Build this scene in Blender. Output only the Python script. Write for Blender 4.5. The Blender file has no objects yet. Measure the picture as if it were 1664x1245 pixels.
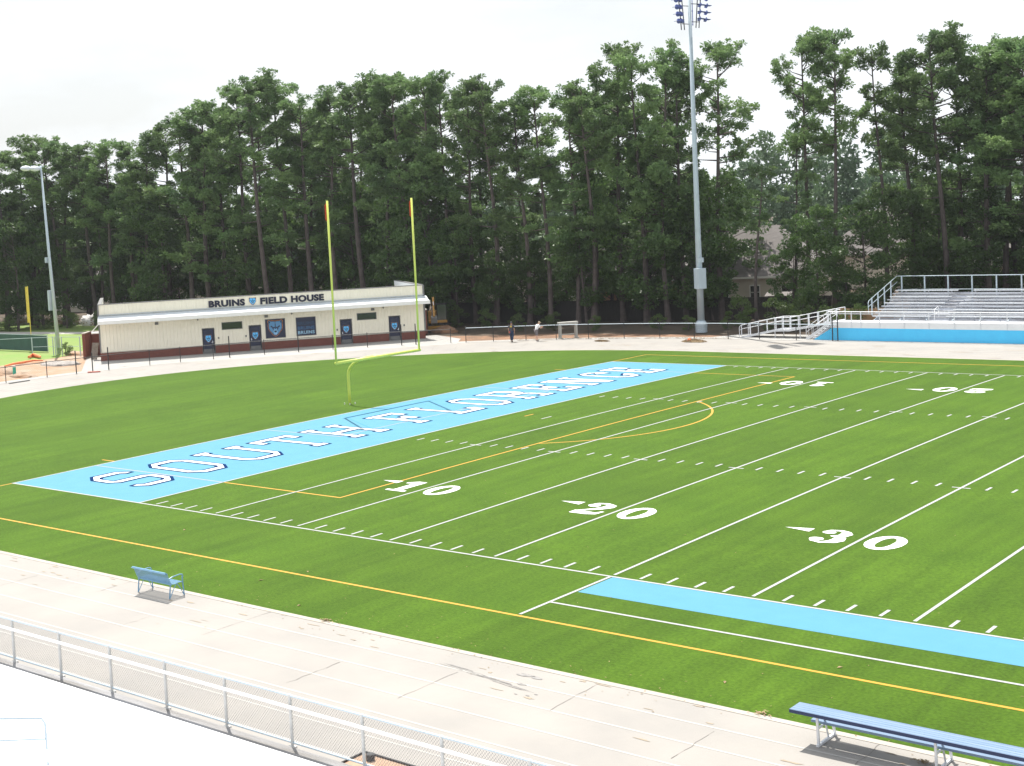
import bpy, math, random
import numpy as np
from mathutils import Vector, Matrix

sc = bpy.context.scene
# ------------------------------------------------------------------ camera
cam_d = bpy.data.cameras.new('camera'); cam = bpy.data.objects.new('camera', cam_d)
sc.collection.objects.link(cam); sc.camera = cam
CAM = Vector((45.66813, -33.88457, 10.97891))
RM = Matrix(((0.7573043609563908, -0.009191544629323319, 0.652997412233586),
             (0.6510452734124846, 0.08914814552262601, -0.7537855531363943),
             (-0.0512850547791056, 0.9959759654013765, 0.07349639106174047)))
cam.matrix_world = Matrix.Translation(CAM) @ RM.to_4x4()
FPX, CX, CY = 2238.742, 703.8, 518.7
cam_d.sensor_fit = 'HORIZONTAL'; cam_d.sensor_width = 36.0
cam_d.lens = FPX / 1664 * 36.0
cam_d.shift_x = (832 - CX) / 1664
cam_d.shift_y = (CY - 622.5) / 1664
cam_d.clip_start = 0.3; cam_d.clip_end = 3000

# ------------------------------------------------------------------ sky, sun, exposure
SUN = Vector((-12.25, 8.15, 28.5)).normalized()
world = bpy.data.worlds.new('World'); sc.world = world; world.use_nodes = True
nt = world.node_tree; N = nt.nodes; L = nt.links; N.clear()
wo = N.new('ShaderNodeOutputWorld'); bg = N.new('ShaderNodeBackground')
sky = N.new('ShaderNodeTexSky'); sky.sky_type = 'NISHITA'; sky.sun_disc = False
sky.sun_elevation = math.asin(SUN.z); sky.sun_rotation = math.atan2(SUN.x, SUN.y)
sky.dust_density = 4.0; sky.air_density = 1.3; sky.altitude = 0
tc = N.new('ShaderNodeTexCoord'); mp = N.new('ShaderNodeMapping'); mp.inputs['Scale'].default_value = (1, 1, 3.2)
nz = N.new('ShaderNodeTexNoise'); nz.inputs['Scale'].default_value = 2.6; nz.inputs['Detail'].default_value = 7; nz.inputs['Roughness'].default_value = 0.55
rp = N.new('ShaderNodeValToRGB'); rp.color_ramp.elements[0].position = 0.36; rp.color_ramp.elements[1].position = 0.52
rp.color_ramp.elements[0].color = (0.66, 0.66, 0.66, 1); rp.color_ramp.elements[1].color = (1, 1, 1, 1)
mx = N.new('ShaderNodeMixRGB'); mx.inputs[2].default_value = (8.7, 9.05, 9.4, 1)
L.new(tc.outputs['Generated'], mp.inputs[0]); L.new(mp.outputs[0], nz.inputs[0]); L.new(nz.outputs[0], rp.inputs[0])
L.new(rp.outputs[0], mx.inputs[0]); L.new(sky.outputs[0], mx.inputs[1]); L.new(mx.outputs[0], bg.inputs[0])
bg.inputs[1].default_value = 0.082
L.new(bg.outputs[0], wo.inputs[0])
sd = bpy.data.lights.new('sun', 'SUN'); sd.energy = 4.9; sd.angle = math.radians(0.55); sd.color = (1.0, 0.96, 0.88)
so = bpy.data.objects.new('sun', sd); sc.collection.objects.link(so)
so.rotation_euler = SUN.to_track_quat('Z', 'Y').to_euler(); so.location = SUN * 200
sc.view_settings.view_transform = 'Standard'; sc.view_settings.look = 'None'
sc.view_settings.exposure = 0.60; sc.view_settings.gamma = 1.0
sc.render.engine = 'CYCLES'
sc.cycles.max_bounces = 6; sc.cycles.transparent_max_bounces = 4

# ------------------------------------------------------------------ helpers
COL = sc.collection
random.seed(5)

def mat(name, c, rough=0.7, metal=0.0, var=0.0, scale=3.0, c2=None, bump=0.0, bscale=40.0, spec=0.5, trans=0.0, objvar=0.0, sheen=0.0, stretch=None):
    m = bpy.data.materials.new(name); m.use_nodes = True
    t = m.node_tree; n = t.nodes; l = t.links
    p = n['Principled BSDF']; p.inputs['Roughness'].default_value = rough; p.inputs['Metallic'].default_value = metal
    p.inputs['Specular IOR Level'].default_value = spec
    p.inputs['Base Color'].default_value = (*c, 1)
    co = n.new('ShaderNodeTexCoord'); src = co.outputs['Object']
    if stretch:
        mpn = n.new('ShaderNodeMapping'); mpn.inputs['Scale'].default_value = stretch; l.new(src, mpn.inputs[0]); src = mpn.outputs[0]
    last = None
    if var > 0 or c2:
        nn = n.new('ShaderNodeTexNoise'); nn.inputs['Scale'].default_value = scale; nn.inputs['Detail'].default_value = 6; nn.inputs['Roughness'].default_value = 0.6
        l.new(src, nn.inputs[0])
        r = n.new('ShaderNodeValToRGB'); r.color_ramp.elements[0].position = 0.32; r.color_ramp.elements[1].position = 0.68
        d = c2 if c2 else tuple(max(0, x * (1 - var)) for x in c)
        r.color_ramp.elements[0].color = (*d, 1); u = c if c2 else tuple(min(1, x * (1 + var)) for x in c)
        r.color_ramp.elements[1].color = (*u, 1)
        l.new(nn.outputs[0], r.inputs[0]); last = r.outputs[0]
    if objvar > 0:
        oi = n.new('ShaderNodeObjectInfo'); hs = n.new('ShaderNodeHueSaturation')
        mr = n.new('ShaderNodeMapRange'); mr.inputs[3].default_value = 1 - objvar; mr.inputs[4].default_value = 1 + objvar
        l.new(oi.outputs['Random'], mr.inputs[0]); l.new(mr.outputs[0], hs.inputs['Value'])
        if last: l.new(last, hs.inputs['Color'])
        else: hs.inputs['Color'].default_value = (*c, 1)
        last = hs.outputs[0]
    if last: l.new(last, p.inputs['Base Color'])
    if bump > 0:
        b = n.new('ShaderNodeBump'); b.inputs['Strength'].default_value = bump; b.inputs['Distance'].default_value = 0.02
        n2 = n.new('ShaderNodeTexNoise'); n2.inputs['Scale'].default_value = bscale; n2.inputs['Detail'].default_value = 4
        l.new(src, n2.inputs[0]); l.new(n2.outputs[0], b.inputs['Height']); l.new(b.outputs[0], p.inputs['Normal'])
    if sheen > 0:
        p.inputs['Sheen Weight'].default_value = sheen; p.inputs['Sheen Roughness'].default_value = 0.45
    if trans > 0:
        tr = n.new('ShaderNodeBsdfTranslucent'); ms = n.new('ShaderNodeMixShader'); ms.inputs[0].default_value = trans
        if last: l.new(last, tr.inputs[0])
        else: tr.inputs[0].default_value = (*c, 1)
        l.new(p.outputs[0], ms.inputs[1]); l.new(tr.outputs[0], ms.inputs[2]); l.new(ms.outputs[0], n['Material Output'].inputs[0])
    return m

class MB:
    """collects shapes and links them as one mesh object; coordinates are local to the parent"""
    def __init__(s): s.v = []; s.f = []; s.m = []
    def add(s, vs, fs, mi=0):
        b = len(s.v); s.v += [tuple(q) for q in vs]; s.f += [tuple(b + i for i in f) for f in fs]; s.m += [mi] * len(fs); return s
    def box(s, a, b, mi=0):
        x0, y0, z0 = a; x1, y1, z1 = b
        return s.add([(x0, y0, z0), (x1, y0, z0), (x1, y1, z0), (x0, y1, z0), (x0, y0, z1), (x1, y0, z1), (x1, y1, z1), (x0, y1, z1)],
                     [(0, 3, 2, 1), (4, 5, 6, 7), (0, 1, 5, 4), (1, 2, 6, 5), (2, 3, 7, 6), (3, 0, 4, 7)], mi)
    def quad(s, a, b, c, d, mi=0): return s.add([a, b, c, d], [(0, 1, 2, 3)], mi)
    def bar(s, p, q, w, h, mi=0):
        p = Vector(p); q = Vector(q); d = (q - p).normalized()
        up = Vector((0, 0, 1)) if abs(d.z) < 0.95 else Vector((1, 0, 0))
        x = d.cross(up).normalized(); y = x.cross(d)
        vs = [c + x * a * w / 2 + y * b * h / 2 for c in (p, q) for a, b in ((-1, -1), (1, -1), (1, 1), (-1, 1))]
        return s.add(vs, [(0, 1, 2, 3), (7, 6, 5, 4), (0, 4, 5, 1), (1, 5, 6, 2), (2, 6, 7, 3), (3, 7, 4, 0)], mi)
    def tube(s, pts, r, n=8, mi=0, cap=True):
        pts = [Vector(p) for p in pts]; rs = r if isinstance(r, (list, tuple)) else [r] * len(pts)
        b = len(s.v); ux = None
        for i, p in enumerate(pts):
            d = (pts[min(i + 1, len(pts) - 1)] - pts[max(i - 1, 0)]).normalized()
            if ux is None:
                up = Vector((0, 0, 1)) if abs(d.z) < 0.9 else Vector((1, 0, 0)); ux = d.cross(up).normalized()
            else: ux = (ux - d * ux.dot(d)).normalized()
            uy = d.cross(ux)
            for k in range(n):
                a = 2 * math.pi * k / n; s.v.append(tuple(p + (ux * math.cos(a) + uy * math.sin(a)) * rs[i]))
        for i in range(len(pts) - 1):
            for k in range(n):
                a = b + i * n + k; c = b + i * n + (k + 1) % n
                s.f.append((a, c, c + n, a + n)); s.m.append(mi)
        if cap:
            s.f.append(tuple(b + k for k in range(n))[::-1]); s.m.append(mi)
            s.f.append(tuple(b + (len(pts) - 1) * n + k for k in range(n))); s.m.append(mi)
        return s
    def prism(s, poly, axis, a, b, mi=0):
        """poly of 2-D points extruded along axis from a to b"""
        def P(u, v, w): return {'x': (w, u, v), 'y': (u, w, v), 'z': (u, v, w)}[axis]
        n = len(poly)
        return s.add([P(u, v, a) for u, v in poly] + [P(u, v, b) for u, v in poly],
                     [tuple(range(n))[::-1], tuple(range(n, 2 * n))] + [(i, (i + 1) % n, n + (i + 1) % n, n + i) for i in range(n)], mi)
    def blob(s, c, r, rng, mi=0, nu=10, nv=6, j=0.15):
        b = len(s.v)
        for i in range(nv + 1):
            th = math.pi * i / nv
            for k in range(nu):
                ph = 2 * math.pi * k / nu; q = 1 + rng.uniform(-j, j)
                s.v.append((c[0] + r[0] * q * math.sin(th) * math.cos(ph), c[1] + r[1] * q * math.sin(th) * math.sin(ph), c[2] + r[2] * q * math.cos(th)))
        for i in range(nv):
            for k in range(nu):
                s.f.append((b + i * nu + k, b + (i + 1) * nu + k, b + (i + 1) * nu + (k + 1) % nu, b + i * nu + (k + 1) % nu)); s.m.append(mi)
        return s
    def mesh(s, name, mats):
        me = bpy.data.meshes.new(name); me.from_pydata(s.v, [], s.f)
        for m in (mats if isinstance(mats, (list, tuple)) else [mats]): me.materials.append(m)
        if any(s.m): me.polygons.foreach_set('material_index', s.m)
        me.update(); return me
    def build(s, name, mats, parent=None, smooth=False, loc=None):
        me = s.mesh(name, mats)
        if smooth: me.polygons.foreach_set('use_smooth', [True] * len(me.polygons))
        return link(name, me, parent, loc)

def link(name, me, parent=None, loc=None):
    o = bpy.data.objects.new(name, me); COL.objects.link(o)
    if parent: o.parent = parent
    if loc is not None: o.location = loc
    return o
def bevel(o, w=0.01, seg=2):
    m = o.modifiers.new('bevel', 'BEVEL'); m.width = w; m.segments = seg; m.limit_method = 'ANGLE'; return o
def tag(o, label=None, cat=None, group=None, kind=None):
    if label: o['label'] = label
    if cat: o['category'] = cat
    if group: o['group'] = group
    if kind: o['kind'] = kind
    return o
def thing(name, label, cat, loc=(0, 0, 0), rz=0.0, group=None):
    o = bpy.data.objects.new(name, None); COL.objects.link(o); o.location = loc; o.rotation_euler = (0, 0, rz); o.empty_display_size = 0.3
    return tag(o, label, cat, group)
def struct(name, mb, m, kind='structure'): return tag(mb.build(name, m), kind=kind)
def copy_part(src, parent, loc=None):
    c = src.copy(); COL.objects.link(c); c.parent = parent
    if loc is not None: c.location = loc
    return c
def pix(u, v, z=0.0):
    """ground point seen at a pixel of the 1664 px photograph (used once, to measure the place)"""
    d = RM @ Vector(((u - CX) / FPX, -(v - CY) / FPX, -1.0)); t = (z - CAM.z) / d.z
    return CAM + d * t
def px_of(p):
    c = RM.transposed() @ (Vector(p) - CAM); return (CX + FPX * c.x / -c.z, CY - FPX * c.y / -c.z)
def column_at(u, dist, z=0.0):
    d = RM @ Vector(((u - CX) / FPX, 0.0, -1.0)); h = Vector((d.x, d.y)).normalized()
    return Vector((CAM.x + h.x * dist, CAM.y + h.y * dist, z))

def inpoly(X, Y, poly):
    r = np.zeros(X.shape, bool); n = len(poly); j = n - 1
    for i in range(n):
        xi, yi = poly[i]; xj, yj = poly[j]
        c = ((yi > Y) != (yj > Y)) & (X < (xj - xi) * (Y - yi) / (yj - yi + 1e-12) + xi)
        r ^= c; j = i
    return r
def dilate(M, k):
    o = M.copy(); ks = int(k)
    for dy in range(-ks, ks + 1):
        for dx in range(-ks, ks + 1):
            if dx * dx + dy * dy <= k * k:
                o |= np.roll(np.roll(M, dy, 0), dx, 1)
    return o
def dil2(M):
    b = dilate(M, 6.6); o = b.copy()
    for d in (-4, 4): o |= np.roll(b, d, 0)
    return o
def mask_runs(M):
    """(row0,row1,c0,c1) rectangles covering the mask"""
    out = []; act = {}
    for i in range(M.shape[0] + 1):
        runs = []
        if i < M.shape[0]:
            d = np.diff(np.concatenate([[0], M[i].astype(np.int8), [0]]))
            runs = list(zip(np.where(d == 1)[0], np.where(d == -1)[0]))
        new = {}
        for r in runs: new[r] = act.pop(r, i)
        for r, s0 in act.items(): out.append((s0, i, r[0], r[1]))
        act = new
    return out

# ------------------------------------------------------------------ materials
M = {}
M['turf'] = mat('turf', (0.058, 0.113, 0.0075), 0.85, c2=(0.045, 0.093, 0.0062), scale=0.35, bump=0.5, bscale=55, spec=0.08, sheen=0.10)
# turf: rolled panels, fine grain
t = M['turf'].node_tree; n = t.nodes; l = t.links
p = n['Principled BSDF']; ramp = [q for q in n if q.type == 'VALTORGB'][0]; tcn = [q for q in n if q.type == 'TEX_COORD'][0]
p.inputs['Sheen Tint'].default_value = (0.55, 0.9, 0.3, 1)
sp = n.new('ShaderNodeSeparateXYZ'); l.new(tcn.outputs['Object'], sp.inputs[0])
mm = n.new('ShaderNodeMath'); mm.operation = 'SINE'; mu = n.new('ShaderNodeMath'); mu.operation = 'MULTIPLY'; mu.inputs[1].default_value = math.pi / 4.572
l.new(sp.outputs[0], mu.inputs[0]); l.new(mu.outputs[0], mm.inputs[0])
sg = n.new('ShaderNodeMath'); sg.operation = 'MULTIPLY'; sg.inputs[1].default_value = 8; sg.use_clamp = True; l.new(mm.outputs[0], sg.inputs[0])
fn = n.new('ShaderNodeTexNoise'); fn.inputs['Scale'].default_value = 11; fn.inputs['Detail'].default_value = 3; l.new(tcn.outputs['Object'], fn.inputs[0])
mp2 = n.new('ShaderNodeMapping'); mp2.inputs['Scale'].default_value = (2.4, 0.16, 1); l.new(tcn.outputs['Object'], mp2.inputs[0])
f3 = n.new('ShaderNodeTexNoise'); f3.inputs['Scale'].default_value = 0.8; f3.inputs['Detail'].default_value = 5; l.new(mp2.outputs[0], f3.inputs[0])
def mrange(src, a, b, lo=0.0, hi=1.0):
    r = n.new('ShaderNodeMapRange'); r.inputs[1].default_value = lo; r.inputs[2].default_value = hi; r.inputs[3].default_value = a; r.inputs[4].default_value = b; l.new(src, r.inputs[0]); return r.outputs[0]
def mult(a, b):
    q = n.new('ShaderNodeMath'); q.operation = 'MULTIPLY'; l.new(a, q.inputs[0]); l.new(b, q.inputs[1]); return q.outputs[0]
hs = n.new('ShaderNodeHueSaturation'); l.new(ramp.outputs[0], hs.inputs['Color'])
l.new(mult(mult(mrange(sg.outputs[0], 0.955, 1.045), mrange(fn.outputs[0], 0.72, 1.28, 0.28, 0.72)), mrange(f3.outputs[0], 0.87, 1.13, 0.3, 0.7)), hs.inputs['Value'])
l.new(hs.outputs[0], p.inputs['Base Color'])

M['track'] = mat('track_concrete', (0.322, 0.300, 0.279), 0.85, c2=(0.272, 0.258, 0.245), scale=0.35, bump=0.25, bscale=30)
M['track_new'] = mat('new_concrete', (0.37, 0.36, 0.345), 0.85, var=0.06, scale=1.2, bump=0.2)
M['curb'] = mat('curb_concrete', (0.42, 0.385, 0.345), 0.85, c2=(0.36, 0.32, 0.275), scale=1.6)
M['white_paint'] = mat('white_paint', (0.80, 0.80, 0.80), 0.7, var=0.05, scale=8, bump=0.4)
M['line_paint'] = mat('field_line_paint', (0.36, 0.36, 0.365), 0.8, var=0.08, scale=8, bump=0.4)
M['lane_paint'] = mat('lane_paint', (0.41, 0.395, 0.375), 0.7, var=0.08, scale=5)
M['yellow_paint'] = mat('yellow_paint', (0.50, 0.25, 0.008), 0.7, var=0.08, scale=8, bump=0.4)
M['blue_turf'] = mat('blue_turf', (0.082, 0.262, 0.385), 0.8, c2=(0.074, 0.245, 0.36), scale=1.2, bump=0.6, bscale=50, spec=0.3)
M['pink_turf'] = mat('pinkish_turf', (0.27, 0.29, 0.36), 0.8)
M['teal_turf'] = mat('deep_blue_turf', (0.03, 0.22, 0.38), 0.8)
M['navy'] = mat('navy_paint', (0.002, 0.024, 0.10), 0.95, var=0.1, scale=5, spec=0.05)
M['navy_door'] = mat('navy_door_paint', (0.012, 0.018, 0.055), 0.45, var=0.15, scale=2)
M['aqua'] = mat('aqua_paint', (0.10, 0.42, 0.78), 0.5)
M['orange'] = mat('orange_paint', (0.55, 0.22, 0.06), 0.6)
M['siding'] = mat('cream_siding', (0.87, 0.82, 0.695), 0.5, var=0.03, scale=1.2)
M['brick'] = mat('brick_base_paint', (0.215, 0.068, 0.048), 0.85, c2=(0.155, 0.05, 0.038), scale=7, bump=0.4, bscale=25)
M['whitemetal'] = mat('white_coated_metal', (0.80, 0.80, 0.79), 0.4, var=0.03, scale=2)
M['greymetal'] = mat('grey_trim_metal', (0.17, 0.17, 0.17), 0.5, var=0.1, scale=3)
M['roofmetal'] = mat('roof_metal', (0.52, 0.56, 0.60), 0.45, var=0.05, scale=2)
M['awning'] = mat('awning_metal', (0.60, 0.64, 0.68), 0.4, var=0.04, scale=2)
M['glass_dark'] = mat('dark_glass', (0.02, 0.025, 0.02), 0.12, spec=0.8)
M['galv'] = mat('galvanised_steel', (0.46, 0.54, 0.60), 0.5, 0.2, var=0.06, scale=1.5)
M['alu'] = mat('aluminium', (0.72, 0.74, 0.78), 0.42, 0.25, var=0.05, scale=3)
M['alu_dull'] = mat('weathered_aluminium', (0.56, 0.59, 0.66), 0.5, 0.15, c2=(0.26, 0.26, 0.28), scale=1.1, stretch=(0.5, 3, 3))
M['alu_white'] = mat('bright_aluminium', (0.80, 0.81, 0.84), 0.5, 0.1, var=0.03, scale=2)
M['chrome_yellow'] = mat('goal_yellow_paint', (0.62, 0.70, 0.13), 0.38, spec=0.6)
M['ribbon'] = mat('red_ribbon_cloth', (0.5, 0.06, 0.03), 0.8)
M['black'] = mat('black_coated_steel', (0.018, 0.018, 0.02), 0.5, var=0.1, scale=4)
M['blue_wall'] = mat('blue_skirt_panel', (0.085, 0.60, 1.0), 0.5, var=0.04, scale=1.5)
M['bench_blue'] = mat('bench_blue_coating', (0.16, 0.32, 0.48), 0.35, var=0.06, scale=5)
M['plank_blue'] = mat('blue_bench_plank', (0.15, 0.235, 0.36), 0.38, 0.1, c2=(0.22, 0.30, 0.42), scale=2, stretch=(0.6, 9, 9))
M['plank_navy'] = mat('navy_bench_edge', (0.02, 0.035, 0.10), 0.5)
M['bark'] = mat('pine_bark', (0.115, 0.092, 0.086), 0.95, c2=(0.06, 0.047, 0.045), scale=2.0, bump=0.8, bscale=8, objvar=0.25)
M['needles'] = mat('pine_needles', (0.205, 0.300, 0.105), 0.5, c2=(0.110, 0.195, 0.080), scale=0.30, trans=0.40, objvar=0.25, spec=0.35)
M['leaves'] = mat('broad_leaves', (0.100, 0.170, 0.042), 0.45, c2=(0.05, 0.105, 0.03), scale=0.5, trans=0.4, objvar=0.3, spec=0.45)
M['leaves_far'] = mat('far_leaves', (0.115, 0.185, 0.085), 0.6, c2=(0.07, 0.13, 0.07), scale=0.06, trans=0.3)  # paler and bluer than the near leaves: distance haze put into the colour
M['shrub'] = mat('shrub_leaves', (0.12, 0.18, 0.045), 0.5, c2=(0.06, 0.11, 0.025), scale=0.8, trans=0.4, objvar=0.3)
M['duff'] = mat('forest_floor', (0.10, 0.068, 0.045), 0.95, c2=(0.045, 0.035, 0.022), scale=0.5, bump=0.6, bscale=10)
M['clay'] = mat('orange_clay', (0.36, 0.20, 0.11), 0.95, c2=(0.38, 0.31, 0.245), scale=0.45, bump=0.8, bscale=6)
M['straw'] = mat('pine_straw_ground', (0.30, 0.16, 0.09), 0.95, c2=(0.17, 0.11, 0.075), scale=0.8, bump=0.6, bscale=10)
M['grass'] = mat('lawn_grass', (0.15, 0.26, 0.045), 0.9, c2=(0.20, 0.25, 0.07), scale=0.3, bump=0.6, bscale=20)
M['gravel'] = mat('grey_gravel', (0.36, 0.33, 0.31), 0.95, var=0.3, scale=7, bump=1.0, bscale=15)
M['path'] = mat('pale_path', (0.55, 0.52, 0.48), 0.9, var=0.08, scale=1)
M['shingle'] = mat('roof_shingles', (0.21, 0.19, 0.185), 0.9, c2=(0.15, 0.135, 0.13), scale=4, stretch=(0.4, 0.4, 3))
M['house_wall'] = mat('house_wall', (0.55, 0.50, 0.42), 0.8, var=0.05, scale=1)
M['house_trim'] = mat('house_trim', (0.75, 0.74, 0.70), 0.6)
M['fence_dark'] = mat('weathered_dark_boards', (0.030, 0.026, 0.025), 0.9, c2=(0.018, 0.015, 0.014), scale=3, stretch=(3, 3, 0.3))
M['fence_tan'] = mat('tan_boards', (0.42, 0.25, 0.13), 0.85, c2=(0.3, 0.18, 0.1), scale=3, stretch=(3, 3, 0.3))
M['screen_green'] = mat('green_windscreen', (0.035, 0.085, 0.075), 0.8, var=0.15, scale=1.5)
M['foul_yellow'] = mat('foul_pole_yellow', (0.72, 0.56, 0.10), 0.5)
M['orange_plastic'] = mat('orange_plastic', (0.75, 0.20, 0.08), 0.7, var=0.15, scale=4)
M['green_plastic'] = mat('green_plastic', (0.03, 0.42, 0.30), 0.5)
M['grey_paint'] = mat('grey_painted_metal', (0.42, 0.41, 0.38), 0.6, var=0.1, scale=4)
M['crack'] = mat('crack_dark', (0.20, 0.185, 0.175), 0.95, var=0.3, scale=3)
M['excav'] = mat('excavator_orange', (0.42, 0.22, 0.04), 0.45, var=0.1, scale=3)
M['rubber'] = mat('black_rubber', (0.02, 0.02, 0.02), 0.9, var=0.3, scale=5)
M['tarp'] = mat('pale_tarp', (0.70, 0.68, 0.68), 0.8, var=0.1, scale=3, bump=0.6, bscale=5)
M['leaf_brown'] = mat('dead_leaves', (0.42, 0.31, 0.18), 0.95, c2=(0.20, 0.14, 0.08), scale=6)
M['stain'] = mat('clay_stain', (0.34, 0.285, 0.22), 0.95, c2=(0.31, 0.25, 0.185), scale=2)
M['rubber_mark'] = mat('tyre_mark', (0.25, 0.24, 0.235), 0.95, var=0.25, scale=9)

# ------------------------------------------------------------------ ground
W = 48.768; YD = 0.9144
RCX, RCY, RT, RF = -7.3, 24.2, 32.0, 41.1
XR = 98.7     # centre of the far-right semicircle
def crown(y): return 0.010 + max(0.0, 0.129 * (1 - ((y - W / 2) / (W / 2)) ** 2))

g = MB(); g.quad((-900, -600, -0.06), (900, -600, -0.06), (900, 900, -0.06), (-900, 900, -0.06))
struct('ground', g, M['duff'])

def ring_pts(R, a0, a1, n): return [(RCX + R * math.cos(math.radians(a0 + (a1 - a0) * i / n)), RCY + R * math.sin(math.radians(a0 + (a1 - a0) * i / n))) for i in range(n + 1)]
def stadium(R, n=96):
    pts = ring_pts(R, 90, 270, n)
    pts += [(XR + R * math.cos(math.radians(270 + 180 * i / n)), RCY + R * math.sin(math.radians(270 + 180 * i / n))) for i in range(n + 1)]
    return pts
def ring_strip(mb, R0, R1, z, n=96):
    A = stadium(R0, n); B = stadium(R1, n)
    for i in range(len(A)):
        j = (i + 1) % len(A)
        mb.quad((*A[i], z), (*B[i], z), (*B[j], z), (*A[j], z))
g = MB(); ring_strip(g, RT, 41.0, 0.0); struct('track', g, M['track'])
g = MB(); ring_strip(g, 41.0, 42.2, 0.003); struct('pavement', g, M['track_new'])
g = MB(); ring_strip(g, RT - 0.02, RT + 0.2, 0.008); struct('track_curb', g, M['curb'])
g = MB()
for k, r in enumerate((1.17, 2.2, 3.31, 4.42, 5.54, 6.62)): ring_strip(g, RT + r, RT + r + 0.055, 0.004)
struct('track_lane_lines', g, M['lane_paint'])
# concrete aprons
g = MB()
B0 = Vector((-54.48, 37.4, 0)); AX = Vector((0.6, 0.8, 0)).normalized(); AX = Vector((17.27, 23.06, 0)).normalized(); AN = Vector((AX.y, -AX.x, 0))
def fhp(x, y, z=0.0): return B0 + AX * x - AN * y + Vector((0, 0, z))   # field house frame: y backwards
def fan(mb, pts, z): mb.add([(q[0], q[1], z) for q in pts], [tuple(range(len(pts)))])
fan(g, [(-58.5, 38.7), (-48.6, 31.2), fhp(2, -6.4), fhp(30, -7.5), fhp(31.5, -3), fhp(30.5, 2.5), fhp(0, 2.5), fhp(0, 4.0)], 0.006)
fan(g, [(-11.5, 65.1), (-9.5, 69.4), (-3.0, 69.4), (-3.0, 75.0), (60, 75.0), (60, 65.1)], 0.007)
struct('concrete_pad', g, M['track_new'])
g = MB()   # bright clay and pine straw beyond the fence
fan(g, [(-49.0, 17), (-48.9, 24), (-48.8, 28.2), (-48.4, 31.9), (-49.6, 32.2), (-57.2, 38.6), (-58.6, 41.0), (-64.5, 42.3), (-62.5, 38.5), (-61.9, 32), (-58.5, 24), (-56, 16)], -0.03)
struct('dirt_ground', g, M['clay'])
g = MB()
fan(g, [(-37.3, 55.0), (-35.5, 53.4), (-31, 58.8), (-24, 63.3), (-14, 66.1), (-7, 66.6), (-7, 68.3), (-16, 68.2), (-27, 67.0), (-34, 63.5), (-40, 62.5)], -0.025)
struct('straw_ground', g, M['straw'])
g = MB()
fan(g, [(-240, -20), (-55, 14), (-56.5, 20), (-59.5, 27), (-62, 33), (-62.8, 39), (-64.5, 42.4), (-57, 42.4), (-64.3, 46), (-88, 66.5), (-120, 68), (-240, 74)], -0.04)
struct('grass_field', g, M['grass'])
g = MB(); fan(g, [(-240, 57), (-120, 57.6), (-100.5, 57), (-87.3, 59), (-78, 62.2), (-76, 60.2), (-85.2, 56.9), (-98, 54.6), (-120, 54.3), (-240, 52)], -0.03)
struct('path', g, M['path'])

# turf
g = MB(); rows = sorted(set([round(RCY - RT + 64 * (1 - math.cos(math.pi * i / 90)) / 2, 3) for i in range(91)]))
for a, b in zip(rows[:-1], rows[1:]):
    def ex(y): return math.sqrt(max(0, RT * RT - (y - RCY) ** 2))
    g.quad((RCX - ex(a), a, crown(a)), (XR + ex(a), a, crown(a)), (XR + ex(b), b, crown(b)), (RCX - ex(b), b, crown(b)))
struct('turf', g, M['turf'])

def sheet(mb, x0, x1, y0, y1, off=0.004, mi=0):
    k = max(1, int(math.ceil((y1 - y0) / 1.5)))
    for i in range(k):
        a = y0 + (y1 - y0) * i / k; b = y0 + (y1 - y0) * (i + 1) / k
        mb.quad((x0, a, crown(a) + off), (x1, a, crown(a) + off), (x1, b, crown(b) + off), (x0, b, crown(b) + off), mi)
def seg(mb, p, q, w, off=0.004):
    p = Vector(p); q = Vector(q); d = (q - p); nn = Vector((-d.y, d.x)).normalized() * w / 2; k = max(1, int(d.length / 1.5) + 1)
    for i in range(k):
        a = p + d * i / k; b = p + d * (i + 1) / k
        vs = [a + nn, a - nn, b - nn, b + nn]
        mb.add([(v.x, v.y, crown(v.y) + off) for v in vs], [(3, 2, 1, 0)] if False else [(0, 1, 2, 3)])
EZ = -10 * YD
g = MB(); sheet(g, EZ, 0, 0, W); sheet(g, 25 * YD + 0.1, 75 * YD - 0.1, -1.93, -0.11)
struct('blue_end_zone_turf', g, M['blue_turf'])
WHT = MB(); LW = 0.10
sheet(WHT, EZ - LW, 110 * YD, -LW, 0, 0.008); sheet(WHT, EZ - LW, 110 * YD, W, W + LW, 0.008)
sheet(WHT, EZ - LW, EZ, 0, W, 0.008)
for yd in range(0, 105, 5):
    x = yd * YD; sheet(WHT, x - LW / 2, x + LW / 2, 0.0 if yd % 100 == 0 else 0.14, W if yd % 100 == 0 else W - 0.14, 0.008)
    if 0 < yd < 100:
        for y in (16.17, W - 16.17): sheet(WHT, x - 0.34, x - LW / 2, y - 0.05, y + 0.05, 0.008); sheet(WHT, x + LW / 2, x + 0.34, y - 0.05, y + 0.05, 0.008)
for yd in range(1, 100):
    if yd % 5 == 0: continue
    x = yd * YD
    for a, b in ((0.13, 0.74), (16.1, 16.68), (W - 16.68, W - 16.1), (W - 0.74, W - 0.13)): sheet(WHT, x - LW / 2, x + LW / 2, a, b, 0.008)
sheet(WHT, 3 * YD - 0.05, 3 * YD + 0.05, W / 2 - 0.45, W / 2 + 0.45, 0.008)
sheet(WHT, 25 * YD - 0.05, 25 * YD + 0.05, -4.56, -LW, 0.008)
sheet(WHT, 25 * YD + 0.05, 75 * YD, -3.22, -3.12, 0.008)
struct('white_field_lines', WHT, M['line_paint'])
YEL = MB()
sheet(YEL, EZ - 0.1, 110 * YD, -4.74, -4.63, 0.0035); sheet(YEL, EZ - 0.1, 110 * YD, 53.3, 53.41, 0.0035)
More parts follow.
